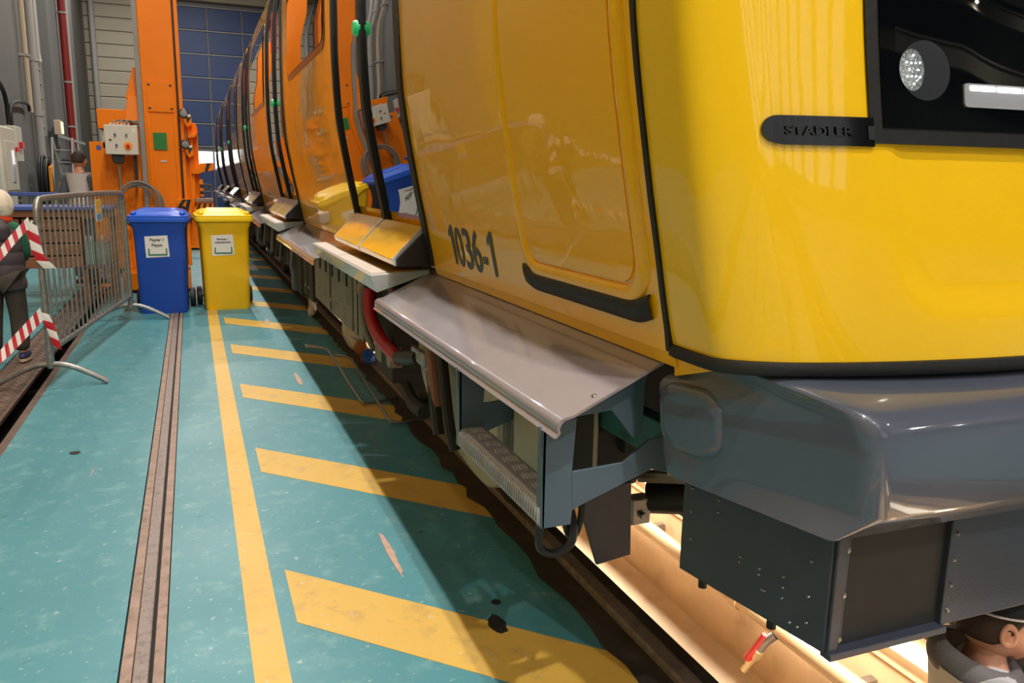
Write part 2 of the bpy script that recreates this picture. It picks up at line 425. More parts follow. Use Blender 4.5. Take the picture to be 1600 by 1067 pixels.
# walls
wl = struct(MB().box(WX - 0.2, WX, Y0, Y1, 0, 10).build('wall_left', 'wall_grey', smooth=0), 'grey side wall of the hall')
for y, w in ((31.0, 2.6),):
    MB().box(WX, WX + 0.03, y, y + w, 0, 10).build('wall_panel', 'wall_dark', wl, smooth=0)
mat('ochre_bounce', srgb(186, 156, 92), 0.6, var=0.1, vscale=0.6)
MB().box(WX, WX + 0.04, Y0, 13.5, 0, 6.5).build('wall_panel', 'ochre_bounce', wl, smooth=0)  # unseen panel added to bounce warm light onto the train side
MB().box(WX, WX + 0.16, 24.2, 24.55, 0, 10).build('pilaster', 'wall_grey', wl, smooth=0)
wb = struct(MB().box(WX - 0.2, EX, Y1, Y1 + 0.2, 0, 10).build('wall_back', 'wall_dark', smooth=0), 'end wall of the hall')
struct(MB().box(EX, EX + 0.2, Y0, Y1, 0, 10).build('wall_right', 'wall_grey', smooth=0), 'far side wall of the hall')
struct(MB().box(WX - 0.2, EX, Y0 - 0.2, Y0, 0, 10).build('wall_front', 'wall_grey', smooth=0), 'wall behind the viewer')
d2 = struct(MB().box(1.0, 9.0, Y0 + 0.0, Y0 + 0.08, 0, 8.6).build('added_door', 'door_frame', smooth=0), 'glowing door added behind the viewer to light the cab front')  # unseen door, added as a soft light source for the cab front
for c in range(6):
    MB().box(1.15 + 1.3 * c, 2.05 + 1.3 * c, Y0 + 0.08, Y0 + 0.10, 1.0, 8.4).build('lit_pane', 'added_glow', d2, smooth=0)  # added glowing panes, also giving the bright streaks on the cab paint
# sheet cladding on the end wall: one board per course
pr = None
for k in range(21):
    z = 0.05 + 0.47 * k
    if pr is None:
        pr = MB().prism([(0, 0, 0), (0, -0.05, 0.02), (0, -0.06, 0.40), (0, -0.03, 0.455), (0, 0, 0.455)], (2.75, 0, 0)).build('cladding_board', 'cladding', wb, smooth=0)
        pr.location = (WX, Y1, z)
    else: share(pr, 'cladding_board', wb, (WX, Y1, z))
for k in range(4):
    o = share(pr, 'cladding_board', wb, (-0.45, Y1, 7.95 + 0.47 * k)); o.scale.x = 2.2
ce = struct(MB().box(WX - 0.2, EX, Y0, Y1, 10, 10.2).build('ceiling', 'ceiling_dark', smooth=0), 'dark roof of the hall')
for k in range(13):
    y = -20.7 + 4.4 * k
    bm_ = MB(); bm_.box(WX, EX, y, y + 0.22, 9.2, 9.26); bm_.box(WX, EX, y, y + 0.22, 9.74, 9.8); bm_.box(WX, EX, y + 0.09, y + 0.13, 9.26, 9.74)
    bm_.build('roof_girder', 'beam_dark', ce, smooth=0)
for x in (-1.4, 1.2, 3.8, 6.4, 10.4, 14.4, 18.4, 22.4, 26.4):
    MB().box(x, x + 0.14, Y0, Y1, 9.82, 9.98).build('purlin', 'beam_dark', ce, smooth=0)

# girders added in the unseen aisle behind the viewer, mirrored in the windscreen
for k, (y, z) in enumerate(((-10.0, 5.6), (-14.5, 4.4), (-14.5, 6.6), (-19.0, 5.2), (-19.0, 7.2))):
    g = MB(); g.box(9.0, EX - .05, y, y + 0.25, z, z + 0.05); g.box(9.0, EX - .05, y, y + 0.25, z + 0.5, z + 0.55); g.box(9.0, EX - .05, y + .1, y + 0.14, z + .05, z + 0.5)
    g.build('added_girder', 'cladding', ce, smooth=0)
# sectional door in the end wall
dr = struct(MB().box(-0.42, 4.6, Y1 - 0.10, Y1 - 0.02, 0, 7.85).build('door_1', 'door_frame', smooth=0), 'tall blue sectional hall door')
pn = None
for r in range(9):
    for c in range(4):
        z0 = 0.04 + 0.858 * r; x0 = -0.30 + 1.26 * c
        if r == 2:      # glazed row
            if (r, c) == (2, 0): gp = MB().box(0, 1.18, -0.03, 0, 0.0, 0.70).build('lit_pane', 'lit_pane', dr, smooth=0); gp.location = (x0, Y1 - 0.10, 1.68)
            else: share(gp, 'lit_pane', dr, (x0, Y1 - 0.10, 1.68))
            continue
        if pn is None:
            pn = MB().box(0, 1.18, -0.035, 0, 0.0, 0.79).build('door_panel', 'door_blue', dr, bevel=0.01); pn.location = (x0, Y1 - 0.10, z0)
        else: share(pn, 'door_panel', dr, (x0, Y1 - 0.10, z0))
for r in range(9):
    o = MB().box(-0.36, 4.6, Y1 - 0.16, Y1 - 0.14, 0.84 + 0.858 * r, 0.875 + 0.858 * r).build('door_rail', 'pipe_grey', dr, smooth=0)
    if r < 8:
        MB().box(-0.40, -0.32, Y1 - 0.20, Y1 - 0.14, 0.80 + 0.858 * r, 0.92 + 0.858 * r).build('hinge', 'pipe_grey', dr, smooth=0)
MB().box(-0.55, -0.42, Y1 - 0.25, Y1, 0, 8.0).build('door_jamb', 'wall_dark', dr, smooth=0)
# rails, pipes and fittings along the left wall
def pipe(name, label, pts, r, m, seg=10, cat='pipe', group=None):
    return tag(MB().tube(pts, r, seg).build(name, m), label, cat, group)
x = WX + 0.12
o = thing('wall_pipe', 'beige vertical pipe ending above the grey cabinet', 'pipe', (x, 20.9, 2.7), world_verts=True)
MB().tube([(x, 20.9, 10), (x, 20.9, 2.72)], 0.055, 12).build('tube', 'pipe_beige', o)
for z in (3.9, 5.6): MB().box(x - 0.12, x + 0.08, 20.82, 20.98, z, z + 0.05).build('clamp', 'pipe_grey', o, smooth=0)
x = WX + 0.14
o = thing('wall_pipe', 'thick pale grey vertical pipe beside the beige one, reaching the floor', 'pipe', (x, 21.7, 0), world_verts=True)
MB().tube([(x, 21.7, 10), (x, 21.7, 0)], 0.085, 14).build('tube', 'pipe_grey', o)
for z in (0.9, 2.7, 3.9, 5.6): MB().tube([(x, 21.7, z), (x, 21.7, z + 0.09)], 0.105, 14).build('coupling', 'pipe_grey', o)
# cable tray : ladder with rungs
o = thing('cable_tray', 'pale grey ladder-shaped cable tray running up the wall', 'cable tray', (WX + .1, 22.4, 2.3), world_verts=True)
for dy in (0.0, 0.42): MB().box(WX + 0.08, WX + 0.14, 22.3 + dy, 22.33 + dy, 2.3, 10).build('side_rail', 'pipe_grey', o, smooth=0)
for k in range(15): MB().box(WX + 0.09, WX + 0.12, 22.3, 22.74, 2.5 + 0.33 * k, 2.54 + 0.33 * k).build('rung', 'pipe_grey', o, smooth=0)
MB().tube([(WX + 0.13, 22.55, 10), (WX + 0.13, 22.55, 4.2), (WX + 0.16, 22.5, 4.0), (WX + 0.16, 22.3, 3.96)], 0.045, 8).build('cable', 'pipe_grey', o)
o = thing('wall_pipe', 'dark red vertical sprinkler pipe on the grey wall', 'pipe', (WX + .15, 27.3, 0), world_verts=True)
MB().tube([(WX + .15, 27.3, 10), (WX + .15, 27.3, 0)], 0.10, 14).build('tube', 'pipe_red', o)
for z in (2.75, 4.0, 5.9): MB().tube([(WX + .15, 27.3, z), (WX + .15, 27.3, z + 0.05)], 0.125, 14).build('clamp', 'pipe_grey', o)
o = thing('wall_conduit', 'pair of thin white conduits beside the red pipe', 'conduit', (WX + .12, 28.5, 0), world_verts=True)
for dy in (0, 0.24): MB().tube([(WX + .12, 28.3 + dy, 10), (WX + .12, 28.3 + dy, 0)], 0.05, 8).build('tube', 'pipe_grey', o)
pipe('wall_pipe', 'grey pipe in the corner beside the ribbed end wall', [(WX + .3, Y1 - .35, 10), (WX + .3, Y1 - .35, 0)], 0.10, 'pipe_grey', 12)
o = thing('emergency_light', 'small lit emergency lamp on a bracket between pipes', 'lamp', (WX + .3, 23.9, 2.35), world_verts=True)
MB().box(WX + 0.16, WX + 0.32, 23.7, 24.15, 2.38, 2.75).build('housing', 'pipe_beige', o, bevel=0.02)
mat('lamp_face', srgb(255, 250, 190), 0.4, emit=(1, 0.95, 0.6, 1), estr=0.9)
MB().box(WX + 0.32, WX + 0.335, 23.75, 24.1, 2.42, 2.71).build('lit_face', 'lamp_face', o, smooth=0)
MB().box(WX + 0.30, WX + 0.34, 23.3, 28.6, 2.30, 2.37).build('bracket', 'pipe_grey', o, smooth=0)
# electrical cabinet at the left frame edge with switch box and conduits
o = thing('electrical_cabinet', 'pale grey cabinet with glass strip at the left frame edge', 'cabinet', (WX + .2, 16.8, 0), world_verts=True)
MB().box(WX + 0.05, WX + 0.36, 16.1, 17.4, 0.06, 2.2).build('body', 'ctrl_grey', o, bevel=0.04)
MB().box(WX + 0.36, WX + 0.375, 16.3, 17.3, 1.1, 1.95).build('door_panel', 'ctrl_grey', o, bevel=0.01)
MB().box(WX + 0.375, WX + 0.39, 16.75, 17.0, 1.25, 1.8).build('glass_strip', 'silver_paint', o, smooth=0)
MB().box(WX + 0.36, WX + 0.42, 17.2, 17.35, 1.78, 1.86).build('red_switch', 'red_paint', o, smooth=0)
for k in range(4): MB().box(WX + 0.36, WX + 0.39, 17.1, 17.3, 0.75 + 0.09 * k, 0.80 + 0.09 * k).build('vent_slot', 'anthracite', o, smooth=0)
o = thing('switch_box', 'small pale switch box with red handle beside the cabinet', 'switch box', (WX + .1, 18.6, 1.7), world_verts=True)
MB().box(WX + 0.01, WX + 0.22, 18.35, 18.95, 1.62, 2.3).build('box', 'ctrl_grey', o, bevel=0.02)
MB().box(WX + 0.22, WX + 0.28, 18.55, 18.75, 1.88, 2.0).build('handle', 'red_paint', o, smooth=0)
tag(MB().tube([(WX + .1, 18.7, 2.32), (WX + .1, 18.7, 2.7), (WX + .1, 19.6, 2.85), (WX + .1, 20.8, 2.9), (WX + .1, 20.85, 2.75)], 0.035, 8, smooth=2).build('wall_cable', 'cable_black'), 'black cable bending from the switch box to the beige pipe', 'cable')
tag(MB().tube([(WX + .1, 17.0, 2.22), (WX + .1, 17.0, 3.0), (WX + .1, 17.6, 3.15), (WX + .1, 18.4, 2.9), (WX + .1, 18.45, 2.32)], 0.04, 8, smooth=2).build('wall_cable', 'cable_black'), 'black cable arching from the grey cabinet to the switch box', 'cable')
# coiled hose on the wall with yellow spray gun
o = thing('hose_coil', 'dark hose coiled on the wall with a yellow grip', 'hose', (WX + .3, 20.9, .6), world_verts=True)
bm_ = MB()
for k, (R, dx) in enumerate(((0.44, 0), (0.47, .05), (0.42, .09), (0.45, .13))): bm_.ring((WX + .22 + dx, 20.9, 1.22 - 0.03 * k), R, 0.03, 'x', 30, 8, 1.28)
bm_.build('coil', 'cable_black', o)
MB().prism([(WX + .34, 20.95, 1.55), (WX + .34, 21.25, 1.62), (WX + .34, 21.25, 1.45), (WX + .34, 21.08, 1.4), (WX + .34, 21.05, 1.0), (WX + .34, 20.95, 1.0)], (0.06, 0, 0)).build('grip', 'orange_hook', o, bevel=0.01)
# step ladder leaning open near the pipes
o = thing('step_ladder', 'grey step ladder standing by the wall behind the blue railing', 'ladder', (-2.6, 21.8, 0), world_verts=True)
for dx in (0.0, 0.42):
    MB().tube([(-3.0 + dx, 22.2, 2.25), (-2.75 + dx, 21.1 + 1.9, 0.0)], 0.032, 8).build('rail', 'pipe_grey', o)
    MB().tube([(-3.0 + dx, 22.2, 2.25), (-3.0 + dx, 21.4, 0.0)], 0.026, 8).build('rear_leg', 'pipe_grey', o)
for k in range(7):
    t = (k + 1) / 8; xx = -3.0 + .25 * t; yy = 22.2 + .8 * t; zz = 2.25 * (1 - t)
    MB().box(xx, xx + 0.42, yy - 0.05, yy + 0.05, zz - 0.015, zz + 0.015).build('tread', 'pipe_grey', o, smooth=0)
MB().box(-2.99, -2.57, 22.62, 22.66, 0.93, 1.2).build('sticker', 'orange_hook', o, smooth=0)

# ------------------------------------------------------------------ lamps
def lamp(x, y, w, LAMP_Z=LAMP_Z):
    o = thing('high_bay_lamp', 'round high-bay lamp hanging under the dark roof', 'lamp', (x, y, LAMP_Z), 0, 'high-bay lamps under the roof')
    MB().lathe([(0.0, 0.35), (0.09, 0.35), (0.10, 0.18), (0.25, 0.02), (0.26, 0.0), (0.235, 0.0), (0.09, 0.16), (0, 0.16)]).build('reflector', 'pipe_grey', o)
    MB().tube([(0, 0, 0.33), (0, 0, 9.97 - LAMP_Z)], 0.012, 6).build('suspension', 'cable_black', o)
    MB().lathe([(0, 0.0), (0.225, 0.0), (0.225, 0.012), (0, 0.012)]).build('diffuser', 'lamp_disc', o)
    ld = bpy.data.lights.new('lamp_light', 'AREA'); ld.shape = 'DISK'; ld.size = 0.16; ld.energy = w; ld.color = (1.0, 0.95, 0.88)
    lo = bpy.data.objects.new('lamp_light', ld); COL.objects.link(lo); lo.parent = o; lo.location = (0, 0, -0.02)
for a in LAMPS: lamp(*a)
# fluorescent tubes along the pit wall
for k in range(9):
    y = -2.2 + 1.95 * k
    nm = ['fluorescent pit lamp glaring beside the man in the pit'] if k == 2 else None
    o = thing('pit_lamp', nm[0] if nm else 'long warm fluorescent lamp on the pit wall under the train', 'lamp', (2.6, y + .75, -0.5), 0, None if nm else 'pit lamps hidden under the train', world_verts=True)
    MB().box(2.60, 2.648, y, y + 1.5, -0.56, -0.36).build('housing', 'pit_wall', o, smooth=0)
    MB().tube([(2.575, y + 0.05, -0.43), (2.575, y + 1.45, -0.43)], 0.035, 10).build('tube', 'tube_light', o)
    ld = bpy.data.lights.new('tube_glow', 'AREA'); ld.shape = 'RECTANGLE'; ld.size = 0.08; ld.size_y = 1.4; ld.energy = 17; ld.color = (1.0, 0.88, 0.72)
    lo = bpy.data.objects.new('tube_glow', ld); COL.objects.link(lo); lo.parent = o
    lo.location = (-0.075, 0, 0.02)
    lo.rotation_mode = 'QUATERNION'; lo.rotation_quaternion = Vector((-0.55, 0, -0.8)).to_track_quat('-Z', 'X')

# ================================================================== THE TRAIN
CXT = 1.985
PZ = [0.985, 0.995, 1.03, 1.10, 1.15, 1.24, 1.34, 1.49, 1.60, 1.73, 1.90, 2.07, 2.4, 2.8, 3.1, 3.3, 3.45, 3.55, 3.60]
PX = [1.02, 0.95, 0.935, 0.920, 0.908, 0.892, 0.870, 0.842, 0.822, 0.803, 0.793, 0.786, 0.787, 0.80, 0.84, 0.91, 1.04, 1.30, 1.985]
def prof(z): return float(np.interp(z, PZ[1:], PX[1:]))
def prof_pts(z0, z1, n=28, off=0.0):
    zs = sorted(set([z0, z1] + [z for z in PZ if z0 < z < z1] + list(np.linspace(z0, z1, n))))
    # smooth the polyline a little so the side reads as one curve
    out = []
    for z in zs:
        x = sum(prof(min(max(z + d, z0), z1)) for d in (-.05, -.025, 0, .025, .05)) / 5
        out.append((x + off, z))
    return out
def side_skin(b, y0, y1, z0, z1, off=0.0, thick=0.02, n=28, ny=2, mi=0, side=1):
    """curved panel of the body side between y0..y1"""
    pp = prof_pts(z0, z1, n, off)
    ys = np.linspace(y0, y1, ny)
    def X(x): return x if side > 0 else 2 * CXT - x
    sg = 1 if side > 0 else -1
    outer = [[(X(x), y, z) for y in ys] for x, z in pp]
    inner = [[(X(x) + sg * thick, y, z) for y in ys] for x, z in pp]
    b.grid(outer, mi, flip=side < 0); b.grid(inner, mi, flip=side > 0)
    for rows in ((outer[0], inner[0]), (outer[-1], inner[-1])): b.grid([rows[0], rows[1]], mi)
    b.grid([[r[0] for r in outer], [r[0] for r in inner]], mi); b.grid([[r[-1] for r in outer], [r[-1] for r in inner]], mi)
    return b
def shell_section(y0, y1, name, parent, m='yellow_paint', roof=True):
    b = MB(); side_skin(b, y0, y1, 1.03, 3.3, side=-1); b.build(name, m, parent)
    b = MB(); side_skin(b, y0, y1, 1.03, 3.3, ny=max(2, int((y1 - y0) / 0.4)))
    return b.build(name, m, parent)
def skin_patch(name, m, parent, y0, y1, z0, z1, off, thick=0.008, r=0.08, n=40, bevel=0.0):
    """rounded-corner panel lying on the body side"""
    w, h = y1 - y0, z1 - z0
    poly = rounded_poly(w, h, r, 8)
    cy, cz = (y0 + y1) / 2, (z0 + z1) / 2
    rows_z = sorted(set([round(p[1], 5) for p in poly] + list(np.linspace(-h / 2, h / 2, n))))
    def halfw(v):
        d = abs(v) - (h / 2 - r)
        return w / 2 if d <= 0 else w / 2 - r + math.sqrt(max(0, r * r - d * d))
    outer, inner = [], []
    for v in rows_z:
        hw = halfw(v); z = cz + v
        x = sum(prof(z + d) for d in (-.05, -.025, 0, .025, .05)) / 5 + off
        outer.append([(x, cy + hw * t, z) for t in np.linspace(-1, 1, 6)]); inner.append([(x + thick, cy + hw * t, z) for t in np.linspace(-1, 1, 6)])
    b = MB(); b.grid(outer); b.grid(inner, flip=True)
    b.grid([[q[0] for q in outer], [q[0] for q in inner]]); b.grid([[q[-1] for q in outer], [q[-1] for q in inner]])
    b.grid([outer[0], inner[0]]); b.grid([outer[-1], inner[-1]])
    return b.build(name, m, parent, bevel=bevel)
def skin_frame(name, m, parent, y0, y1, z0, z1, off, width, r=0.08, rad=0.012):
    """rounded rectangular bead following the body side"""
    poly = rounded_poly(y1 - y0, z1 - z0, r, 8); cy, cz = (y0 + y1) / 2, (z0 + z1) / 2
    P = []
    n = len(poly)
    for i in range(n):
        a, c = poly[i], poly[(i + 1) % n]
        k = max(1, int(math.dist(a, c) / 0.08))
        for j in range(k):
            t = j / k; P.append((a[0] + (c[0] - a[0]) * t, a[1] + (c[1] - a[1]) * t))
    def at(y, z, o): return (sum(prof(z + d) for d in (-.05, -.025, 0, .025, .05)) / 5 + off + o, y, z)
    b = MB(); n = len(P); rings = []
    for i in range(n):
        p = Vector(P[i]); t = (Vector(P[(i + 1) % n]) - Vector(P[i - 1])).normalized(); nn = Vector((-t.y, t.x))
        ring = []
        for k in range(9):
            a = PI * k / 8; q = p + nn * (width / 2 * math.cos(a)); ring.append(at(cy + q.x, cz + q.y, -rad * math.sin(a) + 0.002))
        rings.append(ring)
    rings.append(rings[0]); b.grid(rings)
    return b.build(name, m, parent)

def door(parent, y0, y1, hi=True):
    """double-leaf glazed door with posts; returns the part"""
    yc = (y0 + y1) / 2
    b = MB(); side_skin(b, y0 + 0.02, y1 - 0.02, 1.04, 3.2, off=0.03, thick=0.03)
    d = b.build('door', 'yellow_paint', parent)
    b = MB(); side_skin(b, y0 + 0.04, yc - 0.03, 1.235, 3.12, off=0.012, thick=0.01, n=40); b.build('glass', 'dark_glass', d)
    b = MB(); side_skin(b, yc + 0.03, y1 - 0.04, 1.235, 3.12, off=0.012, thick=0.01, n=40); b.build('glass', 'dark_glass', d)
    for a, c, of in ((y0 - 0.022, y0 + 0.04, -0.012), (yc - 0.034, yc + 0.034, -0.006), (y1 - 0.022, y1 + 0.022, -0.006)):
        b = MB(); side_skin(b, a, c, 1.035 if a != yc - 0.034 else 1.17, 3.2, off=of, thick=0.05); b.build('post_seal', 'black_rubber', d)
    b = MB(); b.lathe([(0, -0.02), (0.028, -0.02), (0.036, -0.008), (0.036, 0.01), (0, 0.01)], (prof(2.09) - 0.008, yc - 0.0, 2.09), 'x', 20)
    b.build('green_button', 'green_led', d)
    if hi:
        b = MB(); side_skin(b, yc - 0.02, yc + 0.02, 2.55, 2.9, off=-0.014, thick=0.02); b.build('red_strip', 'red_strip', d)
    return d
def step_box(parent, y0, y1):
    """yellow sloping gap filler under a door, black cheeks with silver edge"""
    yc = (y0 + y1) / 2
    A = (0.900, 1.195); B = (0.764, 1.058); C = (0.776, 1.030); D = (0.945, 1.022)
    t = None
    for a, c in ((y0, yc - 0.012), (yc + 0.012, y1)):
        b = MB(); b.prism([(A[0], a, A[1]), (B[0], a, B[1]), (C[0], a, C[1]), (D[0], a, D[1])], (0, c - a, 0))
        o = b.build('step_ramp', 'yellow_front', parent, bevel=0.004)
        t = t or o
    MB().prism([(A[0] - .003, yc - 0.012, A[1] + .004), (B[0] - 0.004, yc - 0.012, B[1]), (C[0], yc - 0.012, C[1]), (D[0], yc - 0.012, D[1])], (0, 0.024, 0)).build('divider', 'silver_paint', t, smooth=0)
    for ye, s in ((y0, -1), (y1, 1)):
        MB().prism([(A[0], ye, A[1]), (B[0], ye, B[1]), (C[0], ye, C[1]), (D[0], ye, D[1])], (0, s * 0.012, 0)).build('edge_trim', 'silver_paint', t, smooth=0)
        MB().prism([(A[0] + .006, ye + s * .012, A[1] - .016), (B[0] + .016, ye + s * .012, B[1] + .002), (C[0] + .006, ye + s * .012, C[1]), (D[0], ye + s * .012, D[1])], (0, s * 0.02, 0)).build('end_cheek', 'anthracite', t, bevel=0.003)
        MB().prism([(A[0] + 0.004, ye + s * .02, A[1] - 0.004), (A[0] + .022, ye + s * .02, A[1] - .012), (D[0] + .004, ye + s * .02, D[1]), (D[0] - 0.014, ye + s * .02, D[1])], (0, s * 0.022, 0)).build('silver_trim', 'silver_paint', t, bevel=0.003)
def slope_plate(parent, y0, y1):
    """sloping grey ledge with rolled outer lip"""
    pts = [(0.985, 1.012), (0.735, 0.893)]
    for k in range(9):
        a = math.radians(20 + 100 * k / 8); pts.append((0.715 - 0.022 * math.sin(a) + .006, 0.868 + 0.022 * math.cos(a)))
    pts += [(0.693, 0.845)]
    inner = [(x + 0.006 * (1 if i > 2 else .3), z - 0.006 * (0 if i > 8 else 1)) for i, (x, z) in enumerate(pts)][::-1]
    b = MB(); b.prism([(x, y0, z) for x, z in pts + inner], (0, y1 - y0, 0))
    o = b.build('ledge_plate', 'plate_paint', parent)
    b = MB()
    for x, y in ((0.80, y0 + 0.03), (0.955, y0 + 0.02)):
        z = np.interp(x, [0.735, 0.985], [0.893, 1.012]); b.lathe([(0, 0.004), (0.005, 0.003), (0.007, 0)], (x, y, z), 'z', 10)
    b.build('rivet', 'steel', o)
    return o
def sill_unit(parent, y0, y1):
    """flat silver ledge under a door with down-turned front and slanted ends"""
    zt, zb = 0.985, 0.905
    b = MB(); e = 0.0
    T = [(0.688, y0, zt), (0.688, y1, zt), (0.95, y1, 1.004), (0.95, y0, 1.004)]
    Bt = [(0.722, y0 + .03, zb), (0.722, y1 - .03, zb), (0.95, y1 - .01, .985), (0.95, y0 + .01, .985)]
    b.add(T + Bt, [(0, 1, 2, 3), (4, 7, 6, 5), (0, 4, 5, 1), (1, 5, 6, 2), (2, 6, 7, 3), (3, 7, 4, 0)])
    o = b.build('door_sill', 'silver_paint', parent, bevel=0.004)
    yc = (y0 + y1) / 2
    for a, c in ((y0 + .05, yc - .01), (yc + .01, y1 - .03)):
        MB().prism([(0.700, a, 0.9862), (0.775, a, 0.9905), (0.775, a, 0.993), (0.700, a, 0.989)], (0, c - a, 0)).build('tread_insert', 'sill_metal', o, smooth=0)
        MB().prism([(0.779, a, 0.991), (0.93, a, 1.0015), (0.93, a, 1.0045), (0.779, a, 0.9945)], (0, c - a, 0)).build('reflection_strip', 'brown_reflection', o, smooth=0)  # brown layer imitating orange mirrored in the silver sill
    for k in range(6):
        y = y0 + .25 + k * (y1 - y0 - .5) / 5
        MB().box(0.683, 0.70, y, y + 0.006, 0.912, 0.975).build('fold_line', 'anthracite', o, smooth=0) if False else None
    return o
mat('brown_reflection', srgb(120, 92, 62), 0.25, coat=0.6, var=0.05)  # reflected orange put into the colour of the sill's inner half

def car(label, y0, doors, windows, cab, cat='train'):
    T = thing('train_car', label, cat, (CXT, (y0 + doors[-1][1]) / 2, 0), world_verts=True)
    yend = doors[-1][1] + 1.35
    edges = [y0] + [v for d in doors for v in d] + [yend]
    for i in range(0, len(edges), 2): shell_section(edges[i], edges[i + 1], 'side_panel', T)
    for i in range(0, len(edges), 2):
        b = MB(); a_, c_ = edges[i], edges[i + 1]
        b.prism([(0.9325, a_, 1.04), (0.946, a_, 0.998), (1.03, a_, 1.02), (1.03, a_, 1.04)], (0, c_ - a_, 0)); b.build('lower_return', 'yellow_paint', T)
    # roof
    b = MB(); zs = [3.2, 3.3, 3.38, 3.45, 3.5, 3.55, 3.58, 3.60]
    row = [(prof(z), z) for z in zs]; row += [(2 * CXT - x, z) for x, z in row[::-1][1:]]
    b.grid([[(x, y0 - (0.25 if cab else 0), z) for x, z in row], [(x, yend, z) for x, z in row]])
    b.build('roof', 'yellow_paint', T)
    # ends
    def endwall(y, name, m):
        pp = prof_pts(1.03, 3.6, 20); pts = [(x, y, z) for x, z in pp] + [(2 * CXT - x, y, z) for x, z in pp[::-1]]
        MB().prism(pts, (0, 0.04, 0)).build(name, m, T)
    endwall(yend - 0.04, 'end_wall', 'yellow_front')
    if not cab: endwall(y0, 'end_wall', 'yellow_front')
    MB().box(0.96, 2 * CXT - .96, y0 + (0.1 if cab else 0), yend, 0.985, 1.03).build('floor_pan', 'under_dark', T, smooth=0)
    for d0, d1 in doors:
        door(T, d0, d1)
        step_box(T, d0 + 0.06, d1 - 0.04)
        sill_unit(T, d0 + 0.12, d1 + 0.40)
        MB().box(0.80, 0.98, d0 + .01, d1 - .01, 3.2, 3.3).build('door_header', 'black_rubber', T, smooth=0) if False else None
    for w0, w1 in windows:
        o = skin_patch('window', 'black_gloss', T, w0 - 0.045, w1 + 0.045, 2.15, 3.0, -0.004, 0.01, 0.11)
        skin_patch('pane', 'dark_glass', o, w0, w1, 2.195, 2.955, -0.008, 0.006, 0.09)
    # sloping ledges between the doors
    prev = y0 + (0.065 if cab else 0.1)
    for d0, d1 in doors:
        slope_plate(T, prev, d0 + 0.10); prev = d1 + 0.38
    slope_plate(T, prev, yend - 0.1)
    # underframe
    b = MB(); b.box(1.12, 2 * CXT - 1.12, y0 + 0.5, yend - 0.2, 0.62, 0.985); b.build('underframe', 'under_dark', T, smooth=0)
    return T, yend

DOORS1 = [(3.245, 4.80), (7.48, 9.03), (11.7, 13.25)]
T1, yend1 = car('nearest yellow underground train car with grey bumper, number 1036-1 on its side', 1.42, DOORS1, [(5.10, 6.98), (9.33, 11.2)], True)
T2, yend2 = car('second yellow train car coupled behind the numbered one', 15.0, [(17.0, 18.55), (21.2, 22.75), (25.4, 26.95)], [(15.35, 16.6), (18.9, 20.7), (23.1, 24.9)], False)
# gangway between the cars
b = MB(); b.box(1.25, 2 * CXT - 1.25, yend1 + .005, 14.995, 1.0, 3.3); tag(b.build('gangway_bellows', 'black_rubber', bevel=0.05), 'black gangway bellows between the two train cars', 'bellows')

# ---- cab front
def chaikin(P, n):
    P = [Vector(p) for p in P]
    for _ in range(n):
        Q = [P[0]]
        for i in range(len(P) - 1): Q += [P[i] * .75 + P[i + 1] * .25, P[i] * .25 + P[i + 1] * .75]
        Q.append(P[-1]); P = Q
    return P
_pl = chaikin([(0, 1.42), (0, 1.33), (0.004, 1.27), (0.055, 1.228), (0.13, 1.190), (0.26, 1.155), (0.40, 1.128), (0.63, 1.100), (1.2, 1.082)], 3)
_arc = [0.0]
for i in range(1, len(_pl)): _arc.append(_arc[-1] + (_pl[i] - _pl[i - 1]).length)
_AX = np.array(_arc); _PXs = np.array([p.x for p in _pl]); _PYs = np.array([p.y for p in _pl])
def cab_pt(a, z, off=0.0, recess=True):
    """a = arc length from the seam along the cab plan, returns a point on the (left half of the) cab skin"""
    s = float(np.interp(a, _AX, _PXs)); y = float(np.interp(a, _AX, _PYs))
    ds = float(np.interp(a + .004, _AX, _PXs)) - float(np.interp(a - .004, _AX, _PXs)); dy = float(np.interp(a + .004, _AX, _PYs)) - float(np.interp(a - .004, _AX, _PYs))
    L = math.hypot(ds, dy) or 1
    nx, ny = dy / L, -ds / L                       # outward normal in plan
    px = sum(prof(z + d) for d in (-.05, -.025, 0, .025, .05)) / 5
    k = min(1.0, s / 0.13)
    y += 0.035 * (z - 1.03) * k
    d = off
    if recess:
        # shallow recessed field under the windscreen with a rounded lower corner
        u = s - 0.365; v = z - 1.165; r = 0.10
        if u < r and v < r: dist = r - math.hypot(r - u, r - v)
        else: dist = min(u, v)
        q = min(max((dist + 0.02) / 0.04, 0), 1); q = q * q * (3 - 2 * q)
        d -= 0.008 * q
    return Vector((px + s + nx * d, y + ny * d, z))
A_END = float(np.interp(1.985 - 0.80, _PXs, _AX)) if False else _AX[-1]
def a_of_s(s): return float(np.interp(s, _PXs, _AX))
def mir(p): return (2 * CXT - p[0], p[1], p[2])
def a_mid(z): return a_of_s(CXT - prof(z))
def cab_grid(a0, a1_fn, z0, z1, off, na, nz, both=True, recess=True, thick=0.0):
    rows = []
    for z in np.linspace(z0, z1, nz):
        a1 = a1_fn(z)
        half = [cab_pt(a, z, off, recess) for a in np.linspace(a0, a1, na)]
        row = [tuple(p) for p in half]
        if both: row += [mir(p) for p in half[::-1][1:]]
        rows.append(row)
    return rows
b = MB(); b.grid(cab_grid(0.0, a_mid, 1.045, 3.45, 0.0, 110, 90))
front = b.build('cab_front', 'yellow_front', T1, smooth=60)
